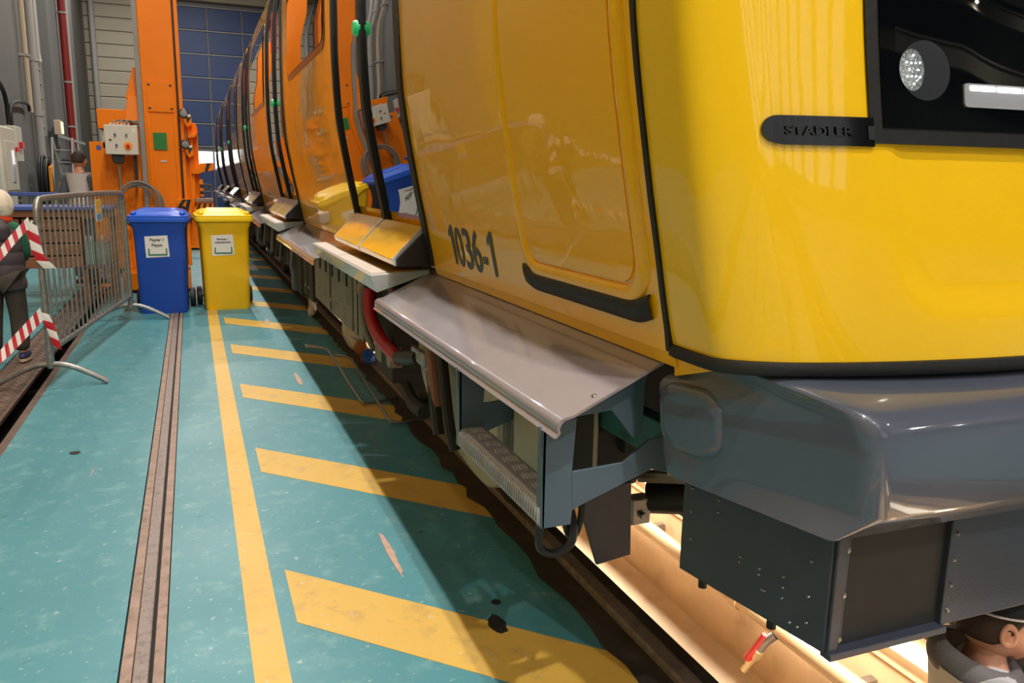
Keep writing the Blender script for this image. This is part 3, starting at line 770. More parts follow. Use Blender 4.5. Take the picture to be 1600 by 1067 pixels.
# rubber along the module seam and under the nose
b = MB(); side_skin(b, 1.418, 1.432, 1.035, 3.3, off=-0.007, thick=0.03, n=50); b.build('seam_rubber', 'black_rubber', front)
b = MB(); rows = []
for dz, of in ((1.052, -0.004), (1.050, 0.008), (1.040, 0.011), (1.028, 0.010), (1.022, 0.0), (1.022, -0.03)):
    half = [cab_pt(a, 1.045, of, False) for a in np.linspace(0.0, a_mid(1.045), 70)]
    rows.append([(p.x, p.y, dz) for p in half] + [mir((p.x, p.y, dz)) for p in half[::-1][1:]])
b.grid(rows); b.build('nose_rubber', 'black_rubber', front, smooth=60)
# windscreen mask, glass
AW = a_of_s(0.312)
b = MB(); rows = cab_grid(AW, a_mid, 1.462, 2.95, 0.006, 40, 40, recess=False); b.grid(rows)
inner = cab_grid(AW, a_mid, 1.462, 2.95, -0.008, 40, 40, recess=False)
b.grid([rows[0], inner[0]]); b.grid([[r[0] for r in rows], [r[0] for r in inner]]); b.grid([[r[-1] for r in rows], [r[-1] for r in inner]])
ws = b.build('windscreen', 'black_rubber', T1, smooth=60)
b = MB(); b.grid(cab_grid(a_of_s(0.336), a_mid, 1.490, 2.9, 0.0085, 40, 40, recess=False)); b.build('glass', 'cab_glass', ws, smooth=60)
def on_cab(s, z, off): return cab_pt(a_of_s(s), z, off, False)
# headlamp behind the glass: dark round bezel, faceted lens and LED dots
def cab_disc(s0, z0, r_s, r_z, off, dome, seg=28, rings=5):
    v = [on_cab(s0, z0, off + dome)]; F = []
    for i in range(1, rings + 1):
        t = i / rings
        for k in range(seg):
            a = 2 * PI * k / seg
            v.append(on_cab(s0 + r_s * t * math.cos(a), z0 + r_z * t * math.sin(a), off + dome * math.cos(t * PI / 2)))
    for k in range(seg): F.append((0, 1 + k, 1 + (k + 1) % seg))
    for i in range(rings - 1):
        for k in range(seg): F.append((1 + i * seg + k, 1 + (i + 1) * seg + k, 1 + (i + 1) * seg + (k + 1) % seg, 1 + i * seg + (k + 1) % seg))
    b = MB(); b.add(v, F); return b
hs, hz = 0.398, 1.592
cab_disc(hs + 0.028, hz, 0.052, 0.052, 0.0092, 0.0006).build('lamp_bezel', 'anthracite', ws)
cab_disc(hs, hz, 0.026, 0.036, 0.0095, 0.004).build('head_lamp', 'lens_glass', ws)
random.seed(5)
for k in range(12):
    rr = 0.012 + 0.010 * (k % 2); a = k * 2 * PI / 12
    cab_disc(hs + rr * math.cos(a) * .7, hz + rr * math.sin(a) * 1.1, 0.0018, 0.0018, 0.0138, 0.0006, 8, 2).build('led_dot', 'led_white', ws)
# white light bar
def cab_bar(s0, s1, z0, z1, off, th):
    r = (z1 - z0) * 0.2; poly = rounded_poly(s1 - s0, z1 - z0, r, 4); cs, cz = (s0 + s1) / 2, (z0 + z1) / 2
    b = MB(); n = len(poly); o_ = [on_cab(cs + p[0], cz + p[1], off + th) for p in poly]; i_ = [on_cab(cs + p[0], cz + p[1], off) for p in poly]
    b.add(o_ + i_, [tuple(range(n))] + [(i, (i + 1) % n, (i + 1) % n + n, i + n) for i in range(n)]); return b
mat('bar_white', srgb(150, 152, 160), 0.35)
cab_bar(0.505, 0.72, 1.532, 1.574, 0.009, 0.004).build('light_bar', 'bar_white', ws, smooth=0)
for k in range(3): cab_bar(0.517 + .063 * k, 0.574 + .063 * k, 1.561, 1.570, 0.013, 0.001).build('lit_segment', 'led_white', ws, smooth=0)
# black cover with raised lettering beside the windscreen
rows_o, rows_i = [], []
hz0, hz1 = 1.456, 1.507; hr = (hz1 - hz0) / 2; hc = (hz0 + hz1) / 2
for i in range(15):
    ph = -PI / 2 + PI * i / 14; z = hc + hr * math.sin(ph); sl = 0.112 + hr * 1.25 * (1 - math.cos(ph))
    if i < 3: sl += 0.004 * (3 - i)
    aa = np.linspace(a_of_s(sl), a_of_s(0.318), 24)
    rows_o.append([tuple(cab_pt(a, z, 0.006, False)) for a in aa]); rows_i.append([tuple(cab_pt(a, z, -0.006, False)) for a in aa])
b = MB(); b.grid(rows_o); b.grid([rows_o[0], rows_i[0]]); b.grid([rows_o[-1], rows_i[-1]]); b.grid([[r[0] for r in rows_o], [r[0] for r in rows_i]])
cov = b.build('name_cover', 'black_gloss', T1, smooth=50)
text_obj('letters', 'STADLER', 0.022, lambda x, y, z: tuple(cab_pt(a_of_s(0.152) + x, 1.4735 + y, 0.0085 + z, False)), 'black_gloss', cov, bold=0.0004, extrude=0.0022, fitw=0.128)
MB().add([cab_pt(a_of_s(s), z, 0.008, False) for s, z in ((0.305, 1.468), (0.318, 1.468), (0.318, 1.492), (0.305, 1.492))], [(0, 1, 2, 3)]).build('small_label', 'anthracite', cov, smooth=0)

# ---- side details of the cab section
p = skin_frame('cab_door_bead', 'yellow_paint', T1, 1.495, 2.165, 1.135, 3.05, 0.0, 0.05, 0.09, 0.016)
o = skin_patch('cab_door_panel', 'yellow_paint', T1, 1.525, 2.135, 1.165, 3.02, -0.006, 0.006, 0.07)
# black grip moulding under the panel
rows = []
def gz(y): return 1.104 + 0.02 * max(0, (abs(y - 1.835) - 0.27) / 0.09) ** 2
for k in range(10):
    a = PI * 2 * k / 9
    row = []
    for y in np.linspace(1.478, 2.19, 30):
        z = gz(y) + 0.028 * math.sin(a); x = prof(z) - 0.004 - 0.016 * max(0, math.cos(a)) * (1 if 1.49 < y < 2.18 else .5) + 0.01 * max(0, -math.cos(a))
        row.append((x, y, z))
    rows.append(row)
b = MB(); b.grid(rows); b.build('grip_moulding', 'black_rubber', T1, smooth=60)
# yellow flange at the foot of the seam
MB().prism([(0.950, 1.30, 1.018), (0.950, 1.435, 0.975), (0.945, 1.435, 1.035), (0.945, 1.30, 1.035)], (0.06, 0, 0)).build('corner_flange', 'yellow_paint', T1, bevel=0.003)
def glyph_map(y0):
    return lambda x, y, z: (prof(1.075 + y) - 0.0025, y0 - x, 1.075 + y)
nl = None
def one(y0):
    b = MB(); pts = [(0.026, 0), (0.052, 0), (0.052, 0.148), (0.030, 0.148), (0.0, 0.118), (0.0, 0.098), (0.026, 0.118)]
    m_ = glyph_map(y0); zs = sorted(set([p[1] for p in pts]))
    b.add([m_(p[0], p[1], 0) for p in [(0.026, 0), (0.052, 0), (0.052, 0.05), (0.026, 0.05)]] , [(0, 1, 2, 3)])
    b.add([m_(p[0], p[1], 0) for p in [(0.026, 0.05), (0.052, 0.05), (0.052, 0.10), (0.026, 0.10)]], [(0, 1, 2, 3)])
    b.add([m_(p[0], p[1], 0) for p in [(0.026, 0.10), (0.052, 0.10), (0.052, 0.148), (0.030, 0.148), (0.026, 0.14)]], [(0, 1, 2, 3, 4)])
    b.add([m_(p[0], p[1], 0) for p in [(0.0, 0.098), (0.026, 0.116), (0.026, 0.143), (0.0, 0.122)]], [(0, 1, 2, 3)])
    return b.build('number_lettering', 'lettering', T1, smooth=0)
one(2.930); one(2.500)
for ch, y0, w in (('0', 2.862, 0.086), ('3', 2.765, 0.082), ('6', 2.672, 0.086), ('-', 2.572, 0.046)):
    text_obj('number_lettering', ch, 0.205, glyph_map(y0), 'lettering', T1, bold=0.003, fitw=w)

# ---- bumper
def level(R, C, F, z, r, n1=14, n2=10, n3=22, zr=None):
    R, C, F = Vector(R), Vector(C), Vector(F)
    a = C + (R - C).normalized() * r; c = C + (F - C).normalized() * r
    P = [R.lerp(a, i / n1) for i in range(n1)]
    for i in range(n2 + 1):
        t = i / n2; P.append(a * (1 - t) ** 2 + C * 2 * t * (1 - t) + c * t * t)
    P += [c.lerp(F, i / n3) for i in range(1, n3 + 1)]
    L = [(q.x, q.y, z if (zr is None or i >= n1) else zr + (z - zr) * min(1.0, 1.6 * i / n1)) for i, q in enumerate(P)]
    return L + [mir(q) for q in L[::-1][1:]]
lv = [level((0.99, 1.465), (1.03, 1.24), (1.985, 1.11), 1.026, 0.10, zr=0.975), level((0.962, 1.465), (1.02, 1.20), (1.985, 1.088), 1.020, 0.10, zr=0.973),
      level((0.950, 1.465), (1.072, 1.075), (1.985, 1.040), 0.995, 0.06, zr=0.970), level((0.943, 1.465), (1.090, 1.045), (1.985, 1.015), 0.983, 0.05, zr=0.965),
      level((0.936, 1.465), (1.100, 1.027), (1.985, 1.003), 0.968, 0.045, zr=0.957), level((0.934, 1.465), (1.105, 1.019), (1.985, 0.997), 0.945, 0.04),
      level((0.945, 1.465), (1.110, 1.019), (1.985, 0.996), 0.865, 0.04), level((0.955, 1.465), (1.115, 1.020), (1.985, 0.997), 0.792, 0.04),
      level((0.957, 1.465), (1.112, 1.026), (1.985, 1.003), 0.783, 0.04), level((0.968, 1.465), (1.070, 1.066), (1.985, 1.050), 0.737, 0.012), level((1.02, 1.465), (1.12, 1.13), (1.985, 1.10), 0.737, 0.012)]
b = MB(); b.grid(lv)
b.add([l[0] for l in lv], [tuple(range(len(lv)))])
bump = b.build('bumper', 'grey_paint', T1, smooth=50)
# rounded pad at the rear end of the bumper side
rows = []
for i in range(9):
    t = i / 8; ph = t * PI / 2
    w = 0.075 - 0.02 * (1 - math.cos(ph)); h = 0.078 - 0.02 * (1 - math.cos(ph)); out = 0.018 * math.sin(ph)
    ring = []
    for (u, v) in rounded_poly(2 * w, 2 * h, 0.05 - 0.01 * t, 6):
        yy = 1.392 + u; zz = 0.888 + v
        xx = np.interp(yy, [1.03, 1.465], [1.10, 0.936]) + 0.006 + np.interp(zz, [.8, .97], [.012, -.004])
        ring.append((xx - out, yy - out * .3, zz))
    ring.append(ring[0]); rows.append(ring)
b = MB(); b.grid(rows); b.add(rows[-1][:-1], [tuple(range(len(rows[-1]) - 1))]); b.build('side_pad', 'grey_paint', bump, smooth=60)

# ---- skirt box below the bumper
b = MB(); b.prism([(1.090, 1.575, 0.436), (1.165, 1.155, 0.434), (1.165, 1.155, 0.745), (1.090, 1.575, 0.745)], (0.012, 0.003, 0))
sk = b.build('skirt_side', 'box_paint', T1, bevel=0.003)
def sk_pt(y, z): return (float(np.interp(y, [1.155, 1.575], [1.165, 1.090])), y, z)
rv = MB()
for y, z in ((1.545, .66), (1.545, .60), (1.54, .53), (1.46, .66), (1.46, .63), (1.385, .55), (1.385, .537), (1.33, .545), (1.33, .531), (1.318, .50), (1.312, .50), (1.265, .555), (1.265, .53), (1.265, .505), (1.20, .62), (1.20, .54), (1.20, .48), (1.22, .46), (1.24, .46)):
    p_ = sk_pt(y, z); rv.lathe([(0, -0.004), (0.003, -0.003), (0.0042, 0)], p_, 'x', 10)
rv.build('rivet', 'steel', sk)
for y in (1.515, 1.305): MB().lathe([(0, 0.41), (0.011, 0.41), (0.011, 0.44), (0, 0.44)], (sk_pt(y, 0)[0] + .02, y, 0), 'z', 12).build('drain_stub', 'cable_black', sk)
b = MB(); b.box(1.165, 2 * CXT - 1.165, 1.165, 1.18, 0.434, 0.745)
sf = b.build('skirt_front', 'under_dark', T1, bevel=0.003)
MB().box(1.172, 1.20, 1.148, 1.17, 0.434, 0.735).build('corner_angle', 'box_paint', sf, bevel=0.003)
MB().box(1.19, 1.215, 1.158, 1.17, 0.45, 0.735).build('hinge_strip', 'box_paint', sf, bevel=0.002)
MB().box(1.172, 1.50, 1.140, 1.17, 0.420, 0.436).build('bottom_lip', 'box_paint', sf, bevel=0.002)
MB().box(1.49, 2 * CXT - 1.49, 1.150, 1.17, 0.434, 0.74).build('front_cover', 'box_paint', sf, bevel=0.003)
rv = MB()
for z in (.47, .53, .59, .65): rv.lathe([(0, -0.006), (0.004, -0.005), (0.006, 0)], (1.505, 1.150, z), 'y', 10)
for z in (.46, .56, .66): rv.lathe([(0, -0.010), (0.007, -0.008), (0.007, 0)], (1.202, 1.158, z), 'y', 6)
rv.build('bolt', 'steel', sf)

# ---- boarding step with two brackets
def bracket(y, name):
    g = [(0.700, .852), (0.735, .882), (0.975, .996), (0.975, .97), (0.962, .948), (0.955, .93), (0.955, .81), (0.930, .80), (0.872, .872), (0.75, .862)]
    b = MB(); b.prism([(x, y, z) for x, z in g], (0, 0.008, 0)); o = b.build(name, 'bracket_paint', T1, bevel=0.0015)
    leg = [(0.690, .850), (0.783, .850), (0.775, .735), (0.905, .742), (0.925, .765), (0.90, .80), (0.93, .82), (1.03, .775), (1.03, .700), (0.975, .712), (0.80, .650), (0.785, .638), (0.780, .612), (0.700, .606), (0.700, .72)]
    # split into convex-ish pieces so the outline stays exact
    q = MB()
    q.prism([(x, y, z) for x, z in [(0.690, .850), (0.783, .862), (0.775, .735), (0.778, .640), (0.775, .606), (0.702, .606), (0.700, .74)]], (0, 0.008, 0))
    q.prism([(x, y, z) for x, z in [(0.7745, .735), (0.905, .742), (0.975, .79), (1.04, .80), (1.04, .700), (0.985, .716), (0.80, .650), (0.7775, .640)]], (0, 0.008, 0))
    q.build('lower_arm', 'bracket_paint', o, bevel=0.0015)
    q = MB(); q.box(0.700, 0.709, y, y + 0.03, .606, .85); q.build('folded_flange', 'bracket_paint', o, bevel=0.0015)
    return o
bracket(1.56, 'step_bracket'); bracket(2.17, 'step_bracket')
b = MB(); sec = [(0.775, 0.664), (0.720, 0.664)]
for k in range(7):
    a = math.radians(90 + 90 * k / 6); sec.append((0.720 + 0.022 * math.cos(a), 0.642 + 0.022 * math.sin(a)))
sec += [(0.698, 0.612), (0.703, 0.612), (0.703, 0.640), (0.720, 0.658), (0.775, 0.658)]
b.prism([(x, 1.566, z) for x, z in sec], (0, 0.605, 0)); st = b.build('boarding_step', 'tread_metal', T1)
for k in range(9):
    y = 1.59 + 0.066 * k; q = MB()
    for j in range(5):
        x0 = 0.724 + 0.0085 * j
        q.prism([(x0, y, 0.664), (x0 + 0.004, y, 0.664), (x0 + 0.010, y + 0.034, 0.664), (x0 + 0.006, y + 0.034, 0.664)], (0, 0, 0.0022))
    q.build('tread_pattern', 'silver_paint', st, smooth=0)
for k in range(40):
    y = 1.572 + 0.0149 * k
    MB().tube([(0.7065, y, 0.660), (0.6975, y, 0.648), (0.6965, y, 0.618)], 0.0022, 5).build('lip_rib', 'tread_metal', st) if k % 1 == 0 else None
# teal frame beam seen through the bracket, damper parts and dark guard plate
MB().prism([(1.06, 1.50, 0.80), (1.02, 3.1, 0.80), (1.02, 3.1, 0.70), (1.06, 1.50, 0.70)], (0.05, 0, 0)).build('frame_beam', 'teal_beam', T1, bevel=0.004)
MB().prism([(0.985, 1.95, 0.50), (1.165, 1.95, 0.52), (1.175, 1.95, 0.285), (1.06, 1.95, 0.27)], (0, 0.012, 0)).build('guard_plate', 'box_paint', T1, bevel=0.003)
MB().box(0.95, 1.20, 1.96, 2.3, 0.50, 0.70).build('axle_box', 'under_dark', T1, bevel=0.02)
o = MB().prism([(1.25, 2.08, .40), (1.32, 2.08, .40), (1.32, 2.08, .31), (1.25, 2.08, .31)], (0, 0.05, 0)).build('lug_block', 'steel', T1, bevel=0.006)
MB().lathe([(0, -0.02), (0.012, -0.02), (0.012, 0), (0, 0)], (1.285, 2.08, .345), 'y', 6).build('bolt', 'steel', o)
MB().tube([(1.33, 2.12, .38), (1.42, 2.05, .40), (1.55, 1.95, .33)], [0.05, 0.06, 0.075], 14).build('air_hose', 'cable_black', T1)
MB().tube([(1.28, 2.1, 0.47), (1.40, 1.98, 0.49), (1.6, 1.9, 0.5)], 0.022, 8).build('brake_rod', 'steel', T1)
MB().lathe([(0, -0.03), (0.010, -0.03), (0.010, -0.012), (0.02, -0.012), (0.02, 0), (0, 0)], (0.985, 1.96, .60), 'y', 6).build('axle_bolt', 'galvanized', T1)
MB().tube([(0.760, 1.66, .63), (0.745, 1.68, .53), (0.765, 1.70, .475), (0.81, 1.70, .462), (0.855, 1.70, .485), (0.862, 1.72, .54), (0.85, 1.76, .62)], 0.011, 8, smooth=2).build('cable_loop', 'cable_black', T1)
MB().tube([(0.845, 1.73, .66), (0.838, 1.73, .55), (0.855, 1.73, .485), (0.880, 1.73, .495), (0.893, 1.73, .56), (0.89, 1.76, .66)], 0.009, 8, smooth=2).build('cable_loop', 'cable_black', T1)
# equipment box between the brackets
bx = MB().box(0.86, 1.04, 1.93, 2.14, 0.53, 0.775).build('equipment_box', 'under_cream', T1, bevel=0.008)
MB().lathe([(0, .05), (0.035, .05), (0.04, .035), (0.04, 0), (0, 0)], (0.93, 2.04, .775), 'z', 18).build('filler_cap', 'under_cream', bx)
MB().box(0.868, 1.02, 1.926, 1.932, 0.545, 0.75).build('dark_face', 'under_dark', bx, smooth=0)
for k in range(3): MB().box(0.845 + 0.02 * k, 0.853 + 0.02 * k, 2.185, 2.215, 0.52, 0.80).build('fin', 'under_grey', bx, smooth=0)
# bogie area: wheels, big cream gear cover, hoses
for y in (3.05, 4.75, 10.6, 12.3):
    for sx in (1, -1):
        w = MB(); xc = 1.2 if sx > 0 else 2 * CXT - 1.2
        prof_w = [(0.0, 0.0), (0.10, 0.0), (0.11, 0.02), (0.28, 0.035), (0.33, 0.0), (0.35, 0.0), (0.355, 0.06), (0.385, 0.08), (0.385, 0.11), (0.33, 0.12), (0.0, 0.12)]
        w.lathe([(r, h * sx) for r, h in prof_w], (xc, y, 0.375), 'x', 36); w.build('wheel', 'under_dark', T1)
gc = MB()
poly = [(2.42, .80), (2.46, .42), (2.60, .27), (2.78, .22), (3.35, .30), (3.62, .42), (3.72, .58), (3.70, .80)]
ply = []
pp = [Vector(p) for p in poly]
pp = chaikin(pp, 2)
gc.prism([(0.985, p.x, p.y) for p in pp], (0.12, 0, 0))
gcv = gc.build('gear_cover', 'under_cream', T1, bevel=0.02, bseg=3)
MB().prism([(0.975, 2.75, .70), (0.975, 3.3, .72), (0.975, 3.3, .60), (0.975, 2.75, .56)], (0.02, 0, 0)).build('cover_rib', 'under_cream', gcv, bevel=0.008)
MB().tube([(0.93, 4.50, .86), (0.90, 4.46, .74), (0.90, 4.42, .62), (0.91, 4.2, .53), (0.93, 3.86, .50)], 0.036, 12, smooth=2).build('red_hose', 'red_hose', T1)
MB().tube([(0.95, 4.55, .88), (0.93, 4.50, .84), (0.91, 4.47, .77)], 0.040, 12, smooth=1).build('hose_sleeve', 'cable_black', T1)
hz_ = MB().tube([(0.93, 3.90, .50), (0.93, 3.60, .56), (0.93, 3.50, .585)], [0.036, 0.042, 0.03], 12).build('hose_coupling', 'cable_black', T1)
MB().box(0.915, 0.94, 3.36, 3.58, .565, .63).build('clevis', 'steel', hz_, bevel=0.01)
MB().ring((0.92, 3.44, .60), 0.022, 0.01, 'x', 18, 6).build('clevis_eye', 'steel', hz_)
MB().tube([(0.95, 4.1, .84), (0.93, 3.9, .74), (0.93, 3.6, .72), (0.95, 3.35, .80)], 0.024, 10, smooth=2).build('brown_hose', 'cable_brown', T1)
MB().tube([(0.93, 3.30, .72), (0.92, 3.22, .58), (0.92, 3.16, .44)], 0.026, 10, smooth=1).build('cable', 'cable_brown', T1)
MB().tube([(0.925, 3.24, .58), (0.918, 3.17, .46), (0.925, 3.13, .33)], 0.030, 10, smooth=1).build('cable_sleeve', 'cable_black', T1)
MB().tube([(0.94, 3.20, .78), (0.93, 3.10, .62), (0.93, 3.02, .40), (0.95, 3.0, .30)], 0.024, 10, smooth=1).build('cable', 'cable_black', T1)
MB().box(0.93, 1.0, 2.46, 2.50, .34, .84).build('cream_strut', 'under_cream', T1, bevel=0.005)
MB().box(0.96, 1.12, 3.74, 3.86, .66, .80).build('terminal_block', 'under_cream', T1, bevel=0.006)
MB().tube([(0.95, 4.60, .74), (0.93, 4.50, .67), (0.95, 4.42, .64)], 0.03, 8, smooth=1).build('lime_handle', 'lime', T1)
MB().box(0.96, 1.2, 4.15, 4.55, .30, .84).build('junction_box', 'under_dark', T1, bevel=0.01)
MB().box(0.95, 0.97, 4.40, 4.56, .36, .60).build('junction_cover', 'under_grey', T1, bevel=0.005)
MB().tube([(0.95, 4.72, .83), (0.93, 4.85, .72), (0.93, 4.80, .52), (0.95, 4.6, .40)], 0.018, 8, smooth=2).build('cable', 'cable_grey', T1)
MB().tube([(0.97, 3.9, .34), (0.96, 3.7, .30), (0.96, 3.5, .32)], 0.035, 8, smooth=1).build('pipe_elbow', 'under_dark', T1)
MB().lathe([(0, -0.02), (0.05, -0.02), (0.055, 0), (0.055, .05), (0, .05)], (0.95, 4.12, .45), 'x', 18).build('valve_body', 'under_grey', T1)
random.seed(11)
# long slotted equipment case under the first door, with further cases along the car
def slot_case(y0, y1, z0=0.37, m='under_grey'):
    c = MB().box(0.965, 1.4, y0, y1, z0, 0.90).build('equipment_case', m, T1, bevel=0.006)
    n = int((y1 - y0) / 0.32)
    for k in range(n):
        y = y0 + 0.14 + k * (y1 - y0 - 0.2) / n
        MB().box(0.958, 0.97, y, y + 0.035, 0.66, 0.85).build('slot', 'gap_dark', c, smooth=0)
        MB().lathe([(0, -0.012), (0.012, -0.01), (0.016, 0)], (0.965, y + 0.12, z0 + 0.10), 'x', 12).build('knob', 'steel', c)
    MB().box(0.960, 0.97, (y0 + y1) / 2, (y0 + y1) / 2 + 0.012, z0 + .02, 0.89).build('door_gap', 'gap_dark', c, smooth=0)
slot_case(4.98, 5.28); slot_case(5.36, 7.1); slot_case(7.25, 7.9, .30, 'under_dark')
MB().prism([(0.962, 5.10, .74), (0.962, 5.16, .70), (0.962, 5.13, .66), (0.962, 5.08, .70)], (0.006, 0, 0)).build('hazard_sticker', 'orange_hook', T1, smooth=0)
for y0, y1, z0, m in ((8.0, 8.5, .25, 'under_dark'), (8.75, 8.95, .2, 'bracket_paint'), (9.2, 9.9, .4, 'under_dark'), (11.2, 11.9, .35, 'under_dark'), (12.8, 14.0, .35, 'under_dark')):
    MB().box(0.93 + .06 * random.random(), 1.35, y0, y1, z0, 0.9).build('underfloor_unit', m, T1, bevel=0.02)
for k in range(9):
    y = 8.3 + 0.55 * k; MB().tube([(0.95, y, .86), (0.92, y + .1, .6), (0.93, y + .3, .42), (0.96, y + .5, .6), (0.97, y + .45, .86)], 0.02, 6, smooth=2).build('cable', 'cable_black' if k % 2 else 'cable_grey', T1)
for y0, y1 in ((15.6, 17.2), (18.0, 20.5), (21.5, 23.5), (24.2, 26.5)):
    MB().box(0.95, 1.4, y0, y1, 0.35, 0.9).build('underfloor_unit', 'under_dark', T2, bevel=0.02)
for y in (16.6, 18.4, 24.6, 26.4):
    for sx in (1, -1):
        w = MB(); xc = 1.2 if sx > 0 else 2 * CXT - 1.2
        w.lathe([(r, h * sx) for r, h in prof_w], (xc, y, 0.375), 'x', 30); w.build('wheel', 'under_dark', T2)
# bent rods sticking out from the underframe
o = thing('bent_rod', 'bent chrome rods lying out from under the train', 'rod', (1.0, 4.9, 0), world_verts=True)
MB().tube([(0.78, 6.31, .10), (0.90, 6.16, .10), (0.915, 6.05, .095), (0.91, 4.86, .03), (0.93, 4.77, .02), (1.16, 4.86, .02)], 0.009, 8, smooth=1).build('rod', 'steel', o)
MB().lathe([(0, -.012), (0.014, -.012), (0.014, .012), (0, .012)], (0.78, 6.31, .10), 'y', 10).build('rod_knob', 'silver_paint', o)
MB().tube([(0.935, 5.90, .10), (1.01, 5.82, .10), (1.03, 5.70, .095), (0.985, 4.42, .03), (1.0, 4.33, .02), (1.19, 4.36, .02)], 0.008, 8, smooth=1).build('rod', 'steel', o)

# ================================================================== LOOSE THINGS
# ---- wheeled bins (240 litre)
def wheelie_bin(label, loc, rotz, body_m, lid_m, lines, group, tsize, fitw):
    """front of the bin faces -y, wheels at the rear (+y)"""
    B = thing('wheelie_bin', label, 'bin', loc, rotz, group)
    def ring(w, d, z, yc, r): return [(p[0], yc + p[1], z) for p in rounded_poly(w, d, r, 4)]
    secs = [ring(0.440, 0.46, 0.0, 0.25, .05), ring(0.452, 0.47, 0.03, 0.25, .05), ring(0.478, 0.56, 0.70, 0.29, .05), ring(0.490, 0.60, 0.86, 0.30, .05),
            ring(0.535, 0.66, 0.915, 0.31, .05), ring(0.540, 0.68, 0.955, 0.32, .05)]
    b = MB(); rows = [r + [r[0]] for r in secs]; b.grid(rows); b.add(secs[0], [tuple(range(len(secs[0])))]); b.add(secs[-1], [tuple(range(len(secs[-1])))])
    body = b.build('body', body_m, B, smooth=40)
    # lid with stepped rim, raised dome and corner knuckles
    secs = [ring(0.575, 0.72, 0.935, 0.32, .05), ring(0.580, 0.725, 0.965, 0.32, .05), ring(0.570, 0.715, 0.970, 0.32, .05), ring(0.570, 0.715, 0.995, 0.32, .05), ring(0.545, 0.68, 1.002, 0.32, .06),
            ring(0.515, 0.64, 1.010, 0.32, .06), ring(0.495, 0.60, 1.032, 0.32, .08), ring(0.40, 0.50, 1.052, 0.32, .10), ring(0.22, 0.3, 1.062, 0.32, .1)]
    b = MB(); rows = [r + [r[0]] for r in secs]; b.grid(rows); b.add(secs[-1], [tuple(range(len(secs[-1])))]); b.add(secs[0], [tuple(range(len(secs[0])))])
    lid = b.build('lid', lid_m, B, smooth=40)
    for sx in (-1, 1):
        MB().blob((sx * 0.225, 0.03, 1.018), (0.032, 0.045, 0.022), 14, 8).build('lid_knuckle', lid_m, lid)
    b = MB(); rows = []
    for i in range(9):
        a = -0.16 + 0.32 * i / 8; rows.append([(a, 0.10, 1.035 + 0.012 * math.cos(a * 8)), (a, 0.13, 1.062 + 0.01 * math.cos(a * 8)), (a, 0.30, 1.068)])
    b.grid(rows); b.build('lid_ridge', lid_m, lid, smooth=60)
    MB().tube([(-0.2, 0.67, 0.99), (-0.2, 0.74, 1.0), (0.2, 0.74, 1.0), (0.2, 0.67, 0.99)], 0.015, 8).build('handle', body_m, B)
    MB().tube([(-0.29, 0.50, 0.10), (0.29, 0.50, 0.10)], 0.011, 8).build('axle', 'cable_black', B)
    for sx in (-1, 1):
        MB().lathe([(0, -.025), (0.04, -.025), (0.05, -.018), (0.08, -.018), (0.085, -.027), (0.10, -.02), (0.10, .02), (0.085, .027), (0.08, .018), (0.05, .018), (0.04, .025), (0, .025)], (sx * 0.262, 0.50, 0.10), 'x', 26).build('wheel', 'black_rubber', B)
    def fy(z): return float(np.interp(z, [0.03, 0.70, 0.86], [0.25 - .235, 0.29 - .28, 0.0])) - 0.002
    def lab(x, z, o=0.0): return (x, fy(z) - o, z)
    q = [(-0.135, 0.575), (0.085, 0.585), (0.075, 0.80), (-0.14, 0.79)]
    b = MB(); b.add([lab(x, z, 0.001) for x, z in q], [(0, 1, 2, 3)]); L = b.build('label', 'label_white', B, smooth=0)
    b = MB()
    for x0, x1, z0, z1 in ((-0.112, -0.10, 0.605, 0.665), (0.052, 0.064, 0.61, 0.67), (-0.112, 0.064, 0.598, 0.611)):
        b.add([lab(x0, z0, .005), lab(x1, z0, .005), lab(x1, z1, .005), lab(x0, z1, .005)], [(0, 1, 2, 3)])
    b.build('label_frame', 'label_green', L, smooth=0)
    for k, t in enumerate(lines):
        zz = 0.742 - k * tsize * 1.25
        text_obj('label_text', t, tsize, lambda x, y, z, zz=zz, t=t: lab(x - 0.028, zz + y, 0.0055), 'print_black', L, bold=0.0008, align='CENTER')
    return B
wheelie_bin('blue wheeled bin labelled Papier / Pappe, beside the metal barrier', (-0.322, 8.86, 0), math.radians(-2), 'blue_bin', 'blue_lid', ['Papier /', 'Pappe'], 'recycling bins', 0.042, None)
wheelie_bin('yellow wheeled bin with white sticker, between blue bin and train', (0.308, 8.95, 0), math.radians(2), 'yellow_bin', 'yellow_lid', ['Klarsicht- /', 'Luftpolsterfolie'], 'recycling bins', 0.026, None)

# ---- crowd barrier
P0, P1 = Vector((-0.93, 5.94, 0)), Vector((-0.605, 8.54, 0))
dv = (P1 - P0); LB = dv.length; ang = math.atan2(dv.y, dv.x)
BR = thing('crowd_barrier', 'galvanized steel crowd barrier tied with striped tape', 'barrier', P0, ang)
HB = 1.235
fr = MB(); fr.tube([(0, 0, 0.12), (0, 0, HB - .12), (0.02, 0, HB - .03), (0.11, 0, HB), (LB - .11, 0, HB), (LB - .02, 0, HB - .03), (LB, 0, HB - .12), (LB, 0, 0.12)], 0.021, 12, smooth=2)
fr.build('frame', 'galvanized', BR)
MB().tube([(0.0, 0, 0.235), (LB, 0, 0.235)], 0.019, 10).build('bottom_rail', 'galvanized', BR)
bar0 = None
for k in range(20):
    x = LB * (k + 1) / 21
    if bar0 is None: bar0 = MB().tube([(0, 0, 0.24), (0, 0, HB)], 0.0085, 8).build('bar', 'galvanized', BR); bar0.location = (x, 0, 0)
    else: share(bar0, 'bar', BR, (x, 0, 0))
